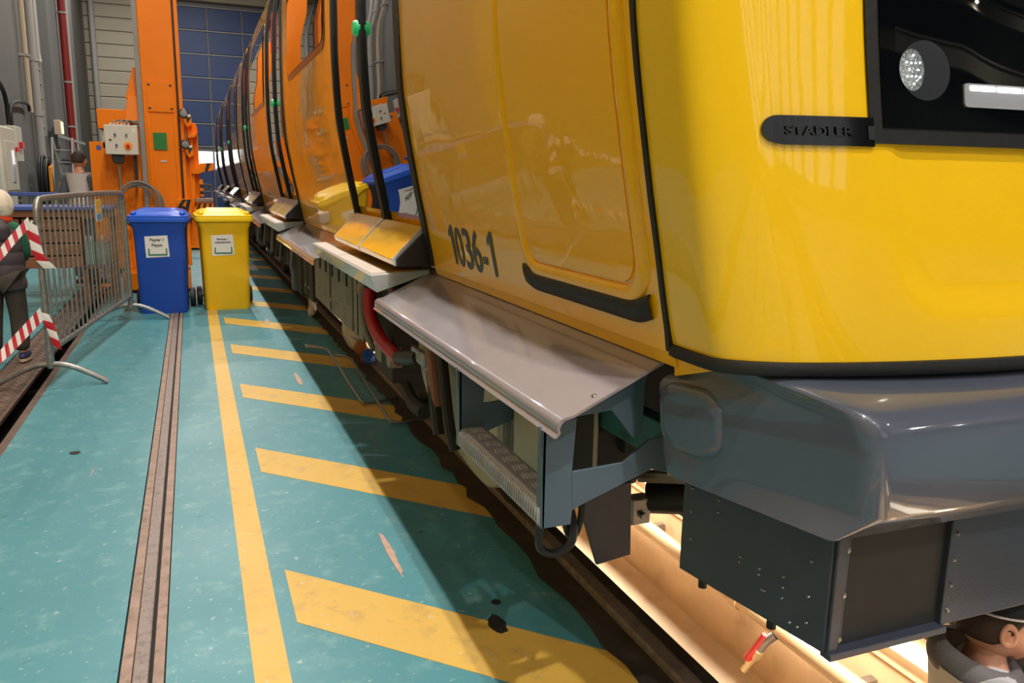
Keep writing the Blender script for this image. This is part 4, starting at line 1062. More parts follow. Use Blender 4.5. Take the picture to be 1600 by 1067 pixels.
for x in (0.0, LB):
    f = MB(); f.tube([(x, -0.335, 0.015), (x, -0.30, 0.04), (x, -0.12, 0.135), (x, 0, 0.152), (x, 0.12, 0.135), (x, 0.30, 0.04), (x, 0.335, 0.015)], 0.019, 10, smooth=2); f.build('foot', 'galvanized', BR)
    MB().tube([(x, 0, 0.13), (x, 0, 0.27)], 0.026, 12).build('socket', 'galvanized', BR)
MB().blob((0, 0.03, HB - 0.16), (0.02, 0.02, 0.02)).build('hook', 'steel', BR)
sg = MB().box(LB * .565, LB * .64, -0.014, -0.010, HB - .225, HB - .045).build('owner_sign', 'ctrl_grey', BR, smooth=0)
mat('sign_yellow', srgb(230, 175, 40), 0.5); mat('sign_blue', srgb(90, 150, 190), 0.5)
for z0, z1, m in ((.11, .17, 'sign_yellow'), (.07, .10, 'sign_yellow'), (.01, .055, 'sign_blue')):
    MB().box(LB * .57, LB * .635, -0.016, -0.014, HB - .22 + z0, HB - .22 + z1).build('sign_field', m, sg, smooth=0)
# striped tape
def tape(label, pts, w, n, twist=0.0):
    P = [Vector(p) for p in pts]
    for _ in range(2):
        Q = [P[0]]
        for i in range(len(P) - 1): Q += [P[i] * .75 + P[i + 1] * .25, P[i] * .25 + P[i + 1] * .75]
        Q.append(P[-1]); P = Q
    Ls = [0.0]
    for i in range(1, len(P)): Ls.append(Ls[-1] + (P[i] - P[i - 1]).length)
    def at(s):
        j = max(0, min(int(np.searchsorted(Ls, s)) - 1, len(P) - 2)); t = (s - Ls[j]) / max(1e-6, Ls[j + 1] - Ls[j]); return P[j].lerp(P[j + 1], t)
    b = MB(); rowsA = []
    for i in range(n + 1):
        s = Ls[-1] * i / n; p = at(s); tn = (at(min(Ls[-1], s + .02)) - at(max(0, s - .02))).normalized()
        u = tn.cross(Vector((0.1, -1, 0.05))).normalized(); u = Matrix.Rotation(twist * i / n, 3, tn) @ u
        rowsA.append((p - u * w / 2 + tn * w * .4, p + u * w / 2 - tn * w * .4, tn.cross(u) * 0.0012))
    for i in range(n):
        a, c = rowsA[i], rowsA[i + 1]
        b.add([a[0] + a[2], a[1] + a[2], c[1] + c[2], c[0] + c[2], a[0] - a[2], a[1] - a[2], c[1] - c[2], c[0] - c[2]], [(0, 1, 2, 3), (7, 6, 5, 4), (0, 3, 7, 4), (1, 5, 6, 2)], i % 2)
    return tag(b.build('barrier_tape', ['tape_white', 'tape_red'], smooth=0, weld=False), label, 'tape')
tape('upper red and white tape stretched from the barrier to the left', [(-0.965, 5.89, 1.085), (-1.06, 5.86, 0.98), (-1.17, 5.82, 0.83), (-1.45, 5.7, 0.62)], 0.05, 20, 0.5)
tape('short loose end of red and white tape hanging from the barrier top', [(-0.955, 5.885, 1.08), (-0.945, 5.885, 0.97), (-0.93, 5.88, 0.86), (-0.87, 5.87, 0.79)], 0.06, 5, 0.4)
tape('lower red and white tape pulled down from the barrier post', [(-0.945, 5.885, 0.495), (-1.06, 5.86, 0.37), (-1.22, 5.82, 0.20), (-1.45, 5.7, 0.06)], 0.065, 22, 0.8)
tape('short lower tape end hanging beside the barrier foot', [(-0.935, 5.885, 0.50), (-0.90, 5.885, 0.40), (-0.875, 5.88, 0.27)], 0.05, 4, 0.5)

# ---- lifting jack
JK = thing('lifting_jack', 'tall orange lifting jack column with control box behind the bins', 'lifting jack', (-0.29, 11.0, 0), world_verts=True)
b = MB(); b.box(-0.475, -0.10, 10.80, 11.25, 0.25, 5.6); b.build('column', 'orange_paint', JK, bevel=0.012)
MB().box(-0.53, -0.475, 10.80, 11.1, 0.25, 5.6).build('grey_strip', 'grey_strip', JK, smooth=0)
MB().box(-0.075, -0.035, 10.78, 11.1, 0.3, 5.6).build('guide_rail', 'orange_paint', JK, smooth=0)
MB().box(-0.10, -0.075, 10.84, 11.1, 0.3, 5.6).build('guide_slot', 'hazard_black', JK, smooth=0)
pn_ = MB().box(-0.43, -0.13, 10.782, 10.80, 2.14, 2.50).build('cover_plate', 'orange_paint', JK, bevel=0.004)
for x in (-.40, -.16):
    for z in (2.18, 2.45): MB().lathe([(0, -.006), (0.013, -.006), (0.015, 0)], (x, 10.782, z), 'y', 12).build('bolt', 'anthracite', pn_)
for x0, x1 in ((-0.44, -0.405), (-0.15, -0.115)): MB().box(x0, x1, 10.77, 10.80, 0.3, 2.12).build('front_rib', 'orange_paint', JK, bevel=0.004)
MB().box(-0.385, -0.235, 10.785, 10.80, 1.70, 1.90).build('green_panel', 'green_panel', JK, smooth=0)
MB().box(-0.32, -0.25, 10.792, 10.80, 1.555, 1.575).build('maker_plate', 'silver_paint', JK, smooth=0)
MB().box(-0.80, -0.06, 10.55, 11.55, 0.03, 0.25).build('base', 'orange_paint', JK, bevel=0.015)
for xx in (-0.7, -0.16):
    for yy in (10.65, 11.4): MB().lathe([(0, 0), (0.05, 0), (0.06, .03), (0, .03)], (xx, yy, 0.0), 'z', 16).build('foot_pad', 'anthracite', JK)
# motor housing at the back left, gear cone, side sheet
MB().box(-0.99, -0.62, 10.95, 11.3, 1.93, 2.16).build('motor_box', 'orange_paint', JK, bevel=0.01)
MB().box(-0.96, -0.60, 11.0, 11.3, 1.70, 1.93).build('motor_foot', 'cladding', JK, bevel=0.01)
cn = MB(); cn.add([(-.70, 10.88, 2.0), (-.49, 10.88, 2.0), (-.49, 11.2, 2.0), (-.70, 11.2, 2.0), (-.64, 10.92, 2.32), (-.49, 10.92, 2.32), (-.49, 11.2, 2.32), (-.64, 11.2, 2.32)], [(0, 3, 2, 1), (4, 5, 6, 7), (0, 1, 5, 4), (1, 2, 6, 5), (2, 3, 7, 6), (3, 0, 4, 7)])
cn.build('gear_cone', 'orange_paint', JK, bevel=0.008)
cn = MB(); cn.add([(-.67, 10.98, 2.30), (-.50, 10.98, 2.30), (-.50, 11.25, 2.30), (-.67, 11.25, 2.30), (-.57, 11.0, 2.66), (-.50, 11.0, 2.66), (-.50, 11.25, 2.66), (-.57, 11.25, 2.66)], [(0, 3, 2, 1), (4, 5, 6, 7), (0, 1, 5, 4), (1, 2, 6, 5), (2, 3, 7, 6), (3, 0, 4, 7)])
cn.build('upper_cone', 'orange_paint', JK, bevel=0.008)
MB().box(-1.10, -0.70, 11.0, 11.03, 0.25, 1.78).build('side_sheet', 'orange_paint', JK, bevel=0.006)
MB().box(-0.72, -0.53, 10.98, 11.2, 0.25, 1.98).build('side_frame', 'orange_paint', JK, bevel=0.006)
MB().lathe([(0, -.004), (0.03, -.004), (0.03, 0)], (-1.0, 11.0, 1.71), 'y', 16).build('lifting_eye', 'blue_rail', JK)
# carriage with claws on the right
CR = MB(); CR.box(-0.035, 0.06, 10.85, 11.1, 0.55, 2.05); CR.build('carriage', 'orange_paint', JK, bevel=0.008)
MB().box(0.0, 0.055, 10.80, 10.85, 0.55, 1.95).build('carriage_rib', 'orange_paint', JK, bevel=0.004)
def hazard(y, pts, n=4):
    b_ = MB()
    return b_
for zc in (2.10, 1.74):
    h = MB().prism([(-0.035, 10.70, zc + .03), (0.01, 10.70, zc + .05), (0.055, 10.70, zc + .0), (0.055, 10.70, zc - .10), (0.0, 10.70, zc - .13), (-0.035, 10.70, zc - .06)], (0, 0.12, 0)).build('roller_arm', 'orange_paint', JK, bevel=0.004)
    MB().prism([(0.0, 10.692, zc - .005), (0.03, 10.692, zc + .02), (0.055, 10.692, zc - .005), (0.0, 10.692, zc - .085)], (0, 0.01, 0)).build('hazard_stripe', 'hazard_black', h, smooth=0)
    MB().box(0.012, 0.045, 10.688, 10.694, zc - .01, zc + .02).build('plate', 'label_white', h, smooth=0)
    q = MB().lathe([(0, -.05), (0.018, -.05), (0.02, -.03), (0.04, -.03), (0.045, 0), (0, 0)], (-0.03, 10.69, zc + .03), 'y', 18).build('roller', 'steel', JK)
    MB().ring((-0.03, 10.70, zc + .03), 0.043, 0.014, 'y', 22, 8).build('roller_rim', 'anthracite', q)
MB().tube([(-0.03, 10.68, 1.80), (0.0, 10.68, 1.86), (0.005, 10.68, 1.93)], 0.007, 6).build('lever', 'steel', JK)
def claw(pts, y0, d, nm):
    return MB().prism([(x, y0, z) for x, z in pts], (0, d, 0)).build(nm, 'orange_paint', JK, bevel=0.005)
claw([(0.06, 2.03), (0.10, 2.03), (0.115, 1.98), (0.115, 1.15), (0.10, 0.6), (0.06, 0.6)], 10.9, 0.12, 'claw_back')
claw([(0.0, 1.88), (0.08, 1.90), (0.11, 1.94), (0.11, 1.90), (0.085, 1.86), (0.0, 1.84)], 10.72, 0.2, 'claw_shelf')
claw([(0.02, 1.47), (0.10, 1.49), (0.12, 1.55), (0.28, 1.56), (0.28, 1.47), (0.14, 1.44), (0.10, 1.42), (0.02, 1.42)], 10.75, 0.2, 'support_arm')
q = claw([(-0.17, 1.12), (0.0, 1.12), (0.0, 0.90), (-0.17, 0.90)], 10.68, 0.1, 'lower_bracket')
for k in range(2): MB().prism([(-0.165 + .08 * k, 10.672, 1.02 - .06 * k), (-0.125 + .08 * k, 10.672, 1.02 - .06 * k), (-0.055 + .05 * k, 10.672, 1.115), (-0.10 + .05 * k, 10.672, 1.115)], (0, .01, 0)).build('hazard_stripe', 'hazard_black', q, smooth=0)
MB().ring((-0.105, 10.67, 0.99), 0.035, 0.012, 'y', 20, 6).build('eye_ring', 'hazard_black', q)
q = claw([(0.02, 1.00), (0.10, 1.08), (0.25, 1.08), (0.25, 1.0), (0.10, 0.92), (0.02, 0.92)], 10.62, 0.12, 'foot_bracket')
for k in range(3): MB().prism([(0.05 + .07 * k, 10.612, 1.0), (0.08 + .07 * k, 10.612, 1.0), (0.11 + .06 * k, 10.612, 1.07), (0.08 + .06 * k, 10.612, 1.07)], (0, .01, 0)).build('hazard_stripe', 'hazard_black', q, smooth=0)
MB().box(0.04, 0.25, 10.6, 10.8, 1.085, 1.13).build('wood_pad', 'rail_brown', JK, bevel=0.006)
q = claw([(0.10, 1.35), (0.145, 1.36), (0.15, 1.15), (0.10, 1.15)], 10.8, 0.1, 'side_block')
for k in range(2): MB().box(0.105, 0.148, 10.79, 10.80, 1.18 + .08 * k, 1.215 + .08 * k).build('hazard_stripe', 'hazard_black', q, smooth=0)
q = MB().prism([(0.17, 10.74, 1.45), (0.20, 10.74, 1.45), (0.245, 10.74, 1.555), (0.20, 10.74, 1.555)], (0, .011, 0)).build('hazard_stripe', 'hazard_black', JK, smooth=0)
# control box with buttons
cb = MB().box(-0.897, -0.545, 10.60, 10.80, 1.625, 1.962).build('control_box', 'ctrl_grey', JK, bevel=0.01)
for x, z, m in ((-.785, 1.86, 'anthracite'), (-.665, 1.86, 'green_panel'), (-.775, 1.74, 'anthracite')):
    MB().box(x - .016, x + .016, 10.592, 10.60, z - .03, z + .03).build('button_plate', 'silver_paint', cb, smooth=0)
    MB().lathe([(0, -.018), (0.011, -.018), (0.011, 0)], (x, 10.592, z - .008), 'y', 12).build('button', m, cb)
MB().lathe([(0, -.006), (0.046, -.006), (0.048, 0)], (-.655, 10.60, 1.725), 'y', 24).build('stop_disc', 'orange_hook', cb)
MB().lathe([(0, -.035), (0.020, -.033), (0.022, -.02), (0.014, -.006)], (-.655, 10.60, 1.725), 'y', 20).build('stop_button', 'red_paint', cb)
MB().lathe([(0, -.006), (0.012, -.006), (0.013, 0)], (-.838, 10.60, 1.79), 'y', 14).build('lock', 'anthracite', cb)
MB().box(-.60, -.568, 10.597, 10.60, 1.885, 1.935).build('paper_tag', 'label_white', cb, smooth=0)
for k in range(6): MB().lathe([(0, 0), (0.011, 0), (0.011, .022), (0.006, .03), (0, .03)], (-.83 + .038 * k, 10.70, 1.962), 'z', 10).build('gland', 'silver_paint', cb)
for k in range(3): MB().tube([(-.80 + .06 * k, 10.70, 1.985), (-.76 + .06 * k, 10.72, 2.03), (-.64 + .02 * k, 10.78, 2.01), (-.54, 10.8, 2.0 + .015 * k)], 0.010, 6, smooth=2).build('box_cable', 'cable_grey', cb)
MB().prism([(-.845, 10.66, 1.625), (-.705, 10.66, 1.625), (-.715, 10.66, 1.545), (-.74, 10.66, 1.525), (-.81, 10.66, 1.525), (-.835, 10.66, 1.545)], (0, .12, 0)).build('socket', 'anthracite', cb, bevel=0.008)
MB().tube([(-.775, 10.7, 1.53), (-.77, 10.7, 1.4), (-.76, 10.72, .3)], 0.012, 8).build('hanging_cable', 'cable_grey', cb)
MB().box(-0.61, -0.575, 10.70, 10.74, 1.25, 1.625).build('box_post', 'cable_black', cb, smooth=0)
# coiled cables hanging in front
ck = MB()
for k, (R, dx) in enumerate(((0.27, 0), (0.255, .02), (0.24, -.015), (0.28, .03))): ck.ring((-0.585 + dx, 10.62 + .02 * k, 1.06 - .012 * k), R * .86, 0.014, 'y', 32, 7, 1.12)
ck.build('cable_coil', 'cable_grey', JK)
# second jack further down the hall, behind the train corner, and a row of them opposite for the hall
def small_jack(label, x, y):
    J = thing('lifting_jack', label, 'lifting jack', (x, y, 0), 0)
    MB().box(-.19, .19, -.2, .25, .25, 5.2).build('column', 'orange_paint', J, bevel=.012)
    MB().box(-.45, .55, -.45, .55, .03, .25).build('base', 'orange_paint', J, bevel=.015)
    for xx in (-.3, .4): MB().lathe([(0, 0), (0.05, 0), (0.06, .03), (0, .03)], (xx, 0, 0), 'z', 16).build('foot_pad', 'anthracite', J)
    MB().box(.19, .36, -.12, .18, .6, 2.0).build('carriage', 'orange_paint', J, bevel=.01)
    MB().prism([(.36, -.1, 1.4), (.55, -.1, 1.5), (.55, -.1, 1.42), (.36, -.1, 1.2)], (0, .25, 0)).build('support_arm', 'orange_paint', J, bevel=.006)
    MB().box(-.6, -.25, -.15, .2, 1.6, 2.0).build('motor_box', 'ctrl_grey', J, bevel=.01)
    MB().box(-.25, -.19, -.15, .2, .25, 2.4).build('grey_strip', 'grey_strip', J, smooth=0)
small_jack('orange lifting jack farther down the hall behind the first one', -0.42, 17.2)
small_jack('orange lifting jack standing near the blue hall door', -0.42, 24.5)

# ---- far barriers by the blue door
def far_barrier(label, x, y, rz):
    F = thing('crowd_barrier', label, 'barrier', (x, y, 0), rz)
    MB().tube([(0, 0, .1), (0, 0, 1.1), (.06, 0, 1.2), (1.2, 0, 1.2), (1.26, 0, 1.1), (1.26, 0, .1)], .03, 8, smooth=1).build('frame', 'galvanized', F)
    MB().tube([(0, 0, .25), (1.26, 0, .25)], .02, 8).build('bottom_rail', 'galvanized', F)
    for k in range(9): MB().tube([(.126 * (k + 1), 0, .25), (.126 * (k + 1), 0, 1.2)], .011, 6).build('bar', 'galvanized', F)
    for xx in (0, 1.26): MB().tube([(xx, -.3, .02), (xx, -.12, .12), (xx, .12, .12), (xx, .3, .02)], .025, 8).build('foot', 'galvanized', F)
far_barrier('grey crowd barrier seen edge-on below the daylight panes', -0.1, 22.2, math.radians(60))
far_barrier('bright galvanized crowd barrier between jack and far train end', 0.13, 18.9, math.radians(100))

# ---- workbench with blue edge, crates and bottles behind the barrier
WB = thing('workbench', 'long workbench with blue edge and brown drawers behind the barrier', 'workbench', (-1.2, 9.7, 0), world_verts=True)
MB().box(-2.3, -0.78, 9.5, 10.2, 1.02, 1.06).build('bench_top', 'blue_rail', WB, bevel=0.006)
MB().box(-2.25, -0.80, 9.53, 10.15, 0.95, 1.02).build('apron', 'brown_wood', WB, smooth=0)
for k in range(4):
    z = 0.42 + .132 * k
    for x0, x1 in ((-2.2, -1.66), (-1.64, -1.12)):
        d = MB().box(x0, x1, 9.56, 10.1, z, z + .118).build('drawer', 'brown_wood', WB, bevel=0.006)
MB().box(-1.10, -0.82, 9.60, 10.1, 0.40, 0.44).build('shelf', 'rust_plate', WB, smooth=0)
for x in (-2.2, -1.12, -0.84): MB().box(x, x + .04, 9.6, 9.64, 0, 0.42 if x < -1 else .95).build('leg', 'brown_wood', WB, smooth=0)
for x in (-2.2, -1.12, -0.84): MB().box(x, x + .04, 10.06, 10.1, 0, 0.42 if x < -1 else .95).build('leg', 'brown_wood', WB, smooth=0)
mat('teal_glass', srgb(120, 160, 156), 0.25, var=0.05)
pos = ['leftmost', 'second', 'third', 'fourth', 'rightmost']
for k in range(5):
    x = -1.075 + .053 * k
    G = thing('gas_cartridge', 'pale teal cartridge on the bench shelf, %s of five' % pos[k], 'cartridge', (x, 9.68, 0.44), 0, 'cartridges on the bench shelf')
    MB().lathe([(0, 0), (0.021, 0), (0.022, .01), (0.022, .23), (0.012, .26), (0.010, .27), (0, .27)], (0, 0, 0), 'z', 14).build('body', 'teal_glass', G)
    MB().lathe([(0.011, .265), (0.012, .30), (0.007, .31), (0, .31)], (0, 0, 0), 'z', 12).build('cap', 'silver_paint', G)
RL = thing('blue_railing', 'low blue railing in front of the man in the white vest', 'railing', (-1.9, 12.4, 0), world_verts=True)
MB().box(-2.3, -1.16, 12.38, 12.44, 1.10, 1.15).build('top_rail', 'blue_rail', RL, bevel=.006)
for x in (-2.28, -1.7, -1.2): MB().box(x, x + .05, 12.38, 12.43, 0, 1.10).build('post', 'pipe_grey', RL, smooth=0)
TR = thing('trolley', 'small orange trolley frame on the floor behind the barrier', 'trolley', (-0.97, 10.4, 0), world_verts=True)
for x in (-1.045, -.905): MB().box(x, x + .02, 10.2, 10.23, 0, .36).build('upright', 'orange_paint', TR, smooth=0)
for z in (.05, .34): MB().box(-1.045, -.885, 10.2, 10.23, z, z + .025).build('crossbar', 'orange_paint', TR, smooth=0)
MB().box(-1.04, -.89, 10.23, 10.6, .10, .13).build('deck', 'orange_paint', TR, smooth=0)

# ---- pipe, valve in the pit
pp_ = thing('pit_pipe', 'long cream pipe along the pit wall below the train', 'pipe', (2.55, 3, -.80), world_verts=True)
MB().tube([(2.55, -5, -.73), (2.55, 20, -.73)], 0.045, 14).build('tube', 'pit_pipe', pp_)
for y in (1.6, 3.1, 4.3, 6): MB().tube([(2.55, y, -.73), (2.55, y + .06, -.73)], 0.055, 14).build('coupling', 'pit_pipe', pp_)
for y in (2.3, 4.0): MB().box(2.55, 2.645, y, y + .04, -.76, -.70).build('clamp', 'steel', pp_, smooth=0)
VX, VY = 2.50, 2.80
VV = thing('ball_valve', 'brass ball valve with red lever on the pit pipe', 'valve', (VX, VY, -.85), world_verts=True)
MB().tube([(2.51, 2.80, -.75), (2.475, 2.82, -.79), (2.455, 2.835, -.835)], 0.022, 10).build('stub', 'steel', VV)
MB().tube([(2.455, 2.835, -.83), (2.45, 2.855, -.875)], 0.032, 8).build('valve_body', 'brass', VV)
MB().tube([(2.45, 2.855, -.875), (2.445, 2.89, -.94)], [0.024, 0.026, .018], 10).build('hose_nozzle', 'brass', VV)
MB().tube([(2.445, 2.89, -.94), (2.44, 2.915, -.99)], 0.018, 10).build('hose_tail', 'brass', VV)
MB().tube([(2.415, 2.865, -.885), (2.41, 2.845, -.85), (2.415, 2.76, -.70)], [0.022, 0.015, 0.012], 8).build('lever', 'red_paint', VV)

# ---- unidentified white and coloured bits under the train, built as bag and rags
def crumple(name, label, cat, c, r, m, seed):
    random.seed(seed); ks = [(Vector((random.uniform(-1, 1), random.uniform(-1, 1), random.uniform(-1, 1))) * 4, random.uniform(0, 6)) for _ in range(6)]
    fn = lambda d: 1 + 0.24 * sum(math.sin(k.dot(d) + p) for k, p in ks) / 1.6
    return tag(MB().blob(c, r, 26, 18, fn=fn).build(name, m, smooth=25), label, cat)
crumple('cloth_bag', 'unidentified white shape under the grey equipment case, built as a cloth bag', 'bag', (1.17, 6.45, .17), (.065, .20, .14), 'cloth_white', 2)
crumple('rag', 'unidentified brown shape below the white one, built as a rag', 'rag', (1.175, 6.06, .085), (.055, .11, .07), 'cardboard', 4)
crumple('rag', 'unidentified blue shape beside the brown one, built as a rag', 'rag', (1.17, 5.86, .07), (.045, .055, .05), 'cloth_blue', 5)
crumple('rag', 'small white paper scrap far under the train', 'rag', (1.10, 8.3, .10), (.04, .07, .10), 'cloth_white', 8)

# ================================================================== PEOPLE
def skin_obj(name, V, E, m, parent, sub=2, root=None):
    names = list(V); idx = {n: i for i, n in enumerate(names)}
    me = bpy.data.meshes.new(name); me.from_pydata([V[n][0] for n in names], [(idx[a], idx[c]) for a, c in E], [])
    me.materials.append(MT[m])
    o = bpy.data.objects.new(name, me); COL.objects.link(o); o.parent = parent
    sk_ = o.modifiers.new('skin', 'SKIN'); sk_.use_smooth_shade = True; sk_.branch_smoothing = 0.6
    if not me.skin_vertices: me.skin_vertices.new()
    for n in names:
        r = V[n][1]; r = r if isinstance(r, tuple) else (r, r)
        sv = me.skin_vertices[0].data[idx[n]]; sv.radius = r; sv.use_root = (n == (root or names[0]))
    md = o.modifiers.new('sub', 'SUBSURF'); md.levels = sub; md.render_levels = sub
    return o
def head_mesh(c, h, name, parent, m='skin'):
    """head centred at c facing -y, height h"""
    def fn(d):
        r = 1.0
        if d.z < -0.1: r *= 1 - 0.22 * min(1, (-d.z - 0.1)) * (1 if d.y > -0.3 else 0.45)      # narrower neck side, chin kept
        if d.y < -0.75 and abs(d.x) < 0.22 and -0.35 < d.z < 0.1: r *= 1.10 + 0.12 * (0.22 - abs(d.x)) / 0.22 * (1 if d.z < -.05 else .5)   # nose
        if d.y < -0.55 and 0.05 < d.z < 0.2 and 0.15 < abs(d.x) < 0.5: r *= 0.95                   # eye sockets
        if d.y < -0.7 and -0.55 < d.z < -0.45 and abs(d.x) < .3: r *= 1.03
        return r
    b = MB(); b.blob(c, (h * 0.345, h * 0.43, h * 0.5), 36, 26, fn=fn)
    for sx in (-1, 1):   # ears as part of the same head mesh
        for k in range(1):
            b.ring((c[0] + sx * h * .35, c[1] + h * .05, c[2] - h * .02), h * .066, h * .024, 'x', 18, 8, 1.55)
            b.blob((c[0] + sx * h * .342, c[1] + h * .05, c[2] - h * .03), (h * .02, h * .075, h * .11), 12, 8)
    return b
def face_bits(c, h, parent):
    for sx in (-1, 1):
        e = MB().blob((c[0] + sx * h * .13, c[1] - h * .385, c[2] + h * .03), (h * .05, h * .025, h * .026), 12, 8).build('eye', 'white_plastic', parent)
        MB().blob((c[0] + sx * h * .13, c[1] - h * .405, c[2] + h * .03), (h * .022, h * .012, h * .022), 10, 6).build('iris', 'hair_dark', e)
    mat('lips', srgb(170, 95, 85), 0.5) if 'lips' not in MT else None
    MB().blob((c[0], c[1] - h * .405, c[2] - h * .25), (h * .09, h * .03, h * .025), 14, 8).build('mouth', 'lips', parent)
def hair_cap(c, h, name, m, parent, k=1.06, zlow=0.0, back=True, brim=False):
    def fn(d): return 1.0
    b = MB(); v = []; seg, rings = 30, 14
    cc = Vector(c)
    rows = []
    for i in range(rings + 1):
        row = []
        for j in range(seg + 1):
            a = 2 * PI * j / seg
            low = zlow - (0.55 if (math.sin(a) > -0.2 and back) else 0.0) * max(0, min(1, (math.sin(a) + .2) * 2))
            tmax = math.acos(max(-1, min(1, low)))
            t = tmax * i / rings
            d = Vector((math.sin(t) * math.cos(a), math.sin(t) * math.sin(a), math.cos(t)))
            row.append(cc + Vector((d.x * h * .345 * k, d.y * h * .43 * k, d.z * h * .5 * k)))
        rows.append(row)
    b.grid(rows)
    return b.build(name, m, parent, smooth=60, solid=0.006)
def hand(V, E, wrist, d, side, s=1.0):
    """palm and five fingers appended to a skin graph; d = pointing direction, side = thumb direction"""
    d = Vector(d).normalized(); t = Vector(side).normalized(); w = Vector(V[wrist][0]); n = d.cross(t).normalized()
    V[wrist + 'p'] = (tuple(w + d * .05 * s), (.030 * s, .018 * s)); E.append((wrist, wrist + 'p'))
    for k, (off, L) in enumerate(((.030, .062), (.010, .072), (-.010, .068), (-.028, .054))):
        b0 = w + d * .085 * s + t * off * s; p = wrist + 'f%d' % k
        V[p] = (tuple(b0), .010 * s); V[p + 'm'] = (tuple(b0 + d * L * .55 * s + n * .008 * s), .0085 * s); V[p + 'e'] = (tuple(b0 + d * L * .85 * s + n * .028 * s), .007 * s)
        E += [(wrist + 'p', p), (p, p + 'm'), (p + 'm', p + 'e')]
    q = w + d * .03 * s + t * .03 * s; p = wrist + 't'
    V[p] = (tuple(q), .012 * s); V[p + 'e'] = (tuple(q + d * .045 * s + t * .022 * s + n * .012 * s), .009 * s)
    E += [(wrist + 'p', p), (p, p + 'e')]
def person(label, loc, rotz, H_, arms, legs, group=None):
    """body as one skinned figure facing -y, returns empty + scale"""
    T = thing('person', label, 'person', loc, rotz, group)
    s = H_ / 1.75
    V = {'pel': ((0, 0, .95 * s), (.15 * s, .11 * s)), 'waist': ((0, 0, 1.10 * s), (.135 * s, .10 * s)), 'chest': ((0, .005 * s, 1.30 * s), (.155 * s, .11 * s)),
         'neckb': ((0, .015 * s, 1.44 * s), (.085 * s, .07 * s)), 'neck': ((0, .01 * s, 1.50 * s), .055 * s), 'skull': ((0, 0, 1.56 * s), .06 * s)}
    E = [('pel', 'waist'), ('waist', 'chest'), ('chest', 'neckb'), ('neckb', 'neck'), ('neck', 'skull')]
    for sd, sx in (('l', -1), ('r', 1)):
        sh = Vector((sx * .175 * s, .01 * s, 1.40 * s)); el = Vector(arms[sd][0]) * s; wr = Vector(arms[sd][1]) * s
        V['sh' + sd] = (tuple(sh), .058 * s); V['el' + sd] = (tuple(el), .042 * s); V['wr' + sd] = (tuple(wr), (.028 * s, .022 * s))
        E += [('neckb', 'sh' + sd), ('sh' + sd, 'el' + sd), ('el' + sd, 'wr' + sd)]
        hand(V, E, 'wr' + sd, wr - el, Vector((-sx * .4, -1, 0)), s)
        kn = Vector(legs[sd][0]) * s; an = Vector(legs[sd][1]) * s
        V['hip' + sd] = ((sx * .09 * s, 0, .88 * s), .085 * s); V['kn' + sd] = (tuple(kn), .055 * s); V['an' + sd] = (tuple(an), .038 * s); V['toe' + sd] = (tuple(an + Vector((sx * .02, -.15, -.05)) * s), (.04 * s, .03 * s))
        E += [('pel', 'hip' + sd), ('hip' + sd, 'kn' + sd), ('kn' + sd, 'an' + sd), ('an' + sd, 'toe' + sd)]
    body = skin_obj('body', V, E, 'skin', T, 2, 'pel')
    return T, s, V, E
def clothes(T, V, keys, edges, grow, name, m, over=None):
    W = {}
    for k in keys:
        co, r = V[k]; r = r if isinstance(r, tuple) else (r, r)
        g = grow.get(k, grow['*']) if isinstance(grow, dict) else grow
        W[k] = (over[k] if over and k in over else co, (r[0] + g, r[1] + g))
    return skin_obj(name, W, edges, m, T, 2, keys[0])
def shoes(T, V, s, m):
    for sd, sx in (('l', -1), ('r', 1)):
        a = Vector(V['an' + sd][0])
        b = MB(); b.blob((a.x + sx * .01 * s, a.y - .06 * s, a.z - .045 * s), (.052 * s, .145 * s, .05 * s), 20, 12, fn=lambda d: 1.0 if d.z > -0.55 else 0.8)
        o = b.build('shoe', m, T, smooth=60)
        MB().prism([(a.x + sx * .01 * s + .055 * s * math.cos(t) * 0.95, a.y - .06 * s + .15 * s * math.sin(t), a.z - .094 * s) for t in np.linspace(0, 2 * PI, 20, endpoint=False)], (0, 0, .028 * s)).build('sole', 'sole', o)
UP = ['chest', 'waist', 'pel']; 
TORSO_E = [('chest', 'waist'), ('waist', 'pel'), ('chest', 'neckb')]
ARM_E = lambda sd: [('neckb', 'sh' + sd), ('sh' + sd, 'el' + sd), ('el' + sd, 'wr' + sd)]
LEG_E = lambda sd: [('pel', 'hip' + sd), ('hip' + sd, 'kn' + sd), ('kn' + sd, 'an' + sd)]
LEGK = ['pel', 'hipl', 'knl', 'anl', 'hipr', 'knr', 'anr']
STAND = {'l': ((-.10, -.01, .50), (-.105, .02, .095)), 'r': ((.10, -.01, .50), (.105, .02, .095))}
HANG = {'l': ((-.25, .03, 1.12), (-.26, -.05, .88)), 'r': ((.25, .03, 1.12), (.26, -.05, .88))}

# man in white vest near the jack, turned away to the right
T, s, V, E = person('man in white vest over blue-grey sleeves standing beside the orange jack', (-1.275, 11.45, 0), math.radians(150), 1.69, HANG, STAND)
hc = (0, -.01 * s, 1.615 * s)
hd = head_mesh(hc, .235 * s, 'head', T).build('head', 'skin', T, smooth=60); face_bits(hc, .235 * s, hd)
hair_cap(hc, .24 * s, 'hair', 'hair_dark', T, 1.05, 0.35)
for sd in 'lr': clothes(T, V, ['neckb', 'sh' + sd, 'el' + sd, 'wr' + sd], ARM_E(sd), {'*': .018 * s, 'neckb': -.03 * s}, 'sleeve', 'sleeve_blue')
clothes(T, V, ['chest', 'waist', 'pel', 'neckb', 'shl', 'shr'], TORSO_E + [('neckb', 'shl'), ('neckb', 'shr')], {'*': .030 * s, 'neckb': .005 * s, 'shl': .0, 'shr': .0}, 'vest', 'vest_white')
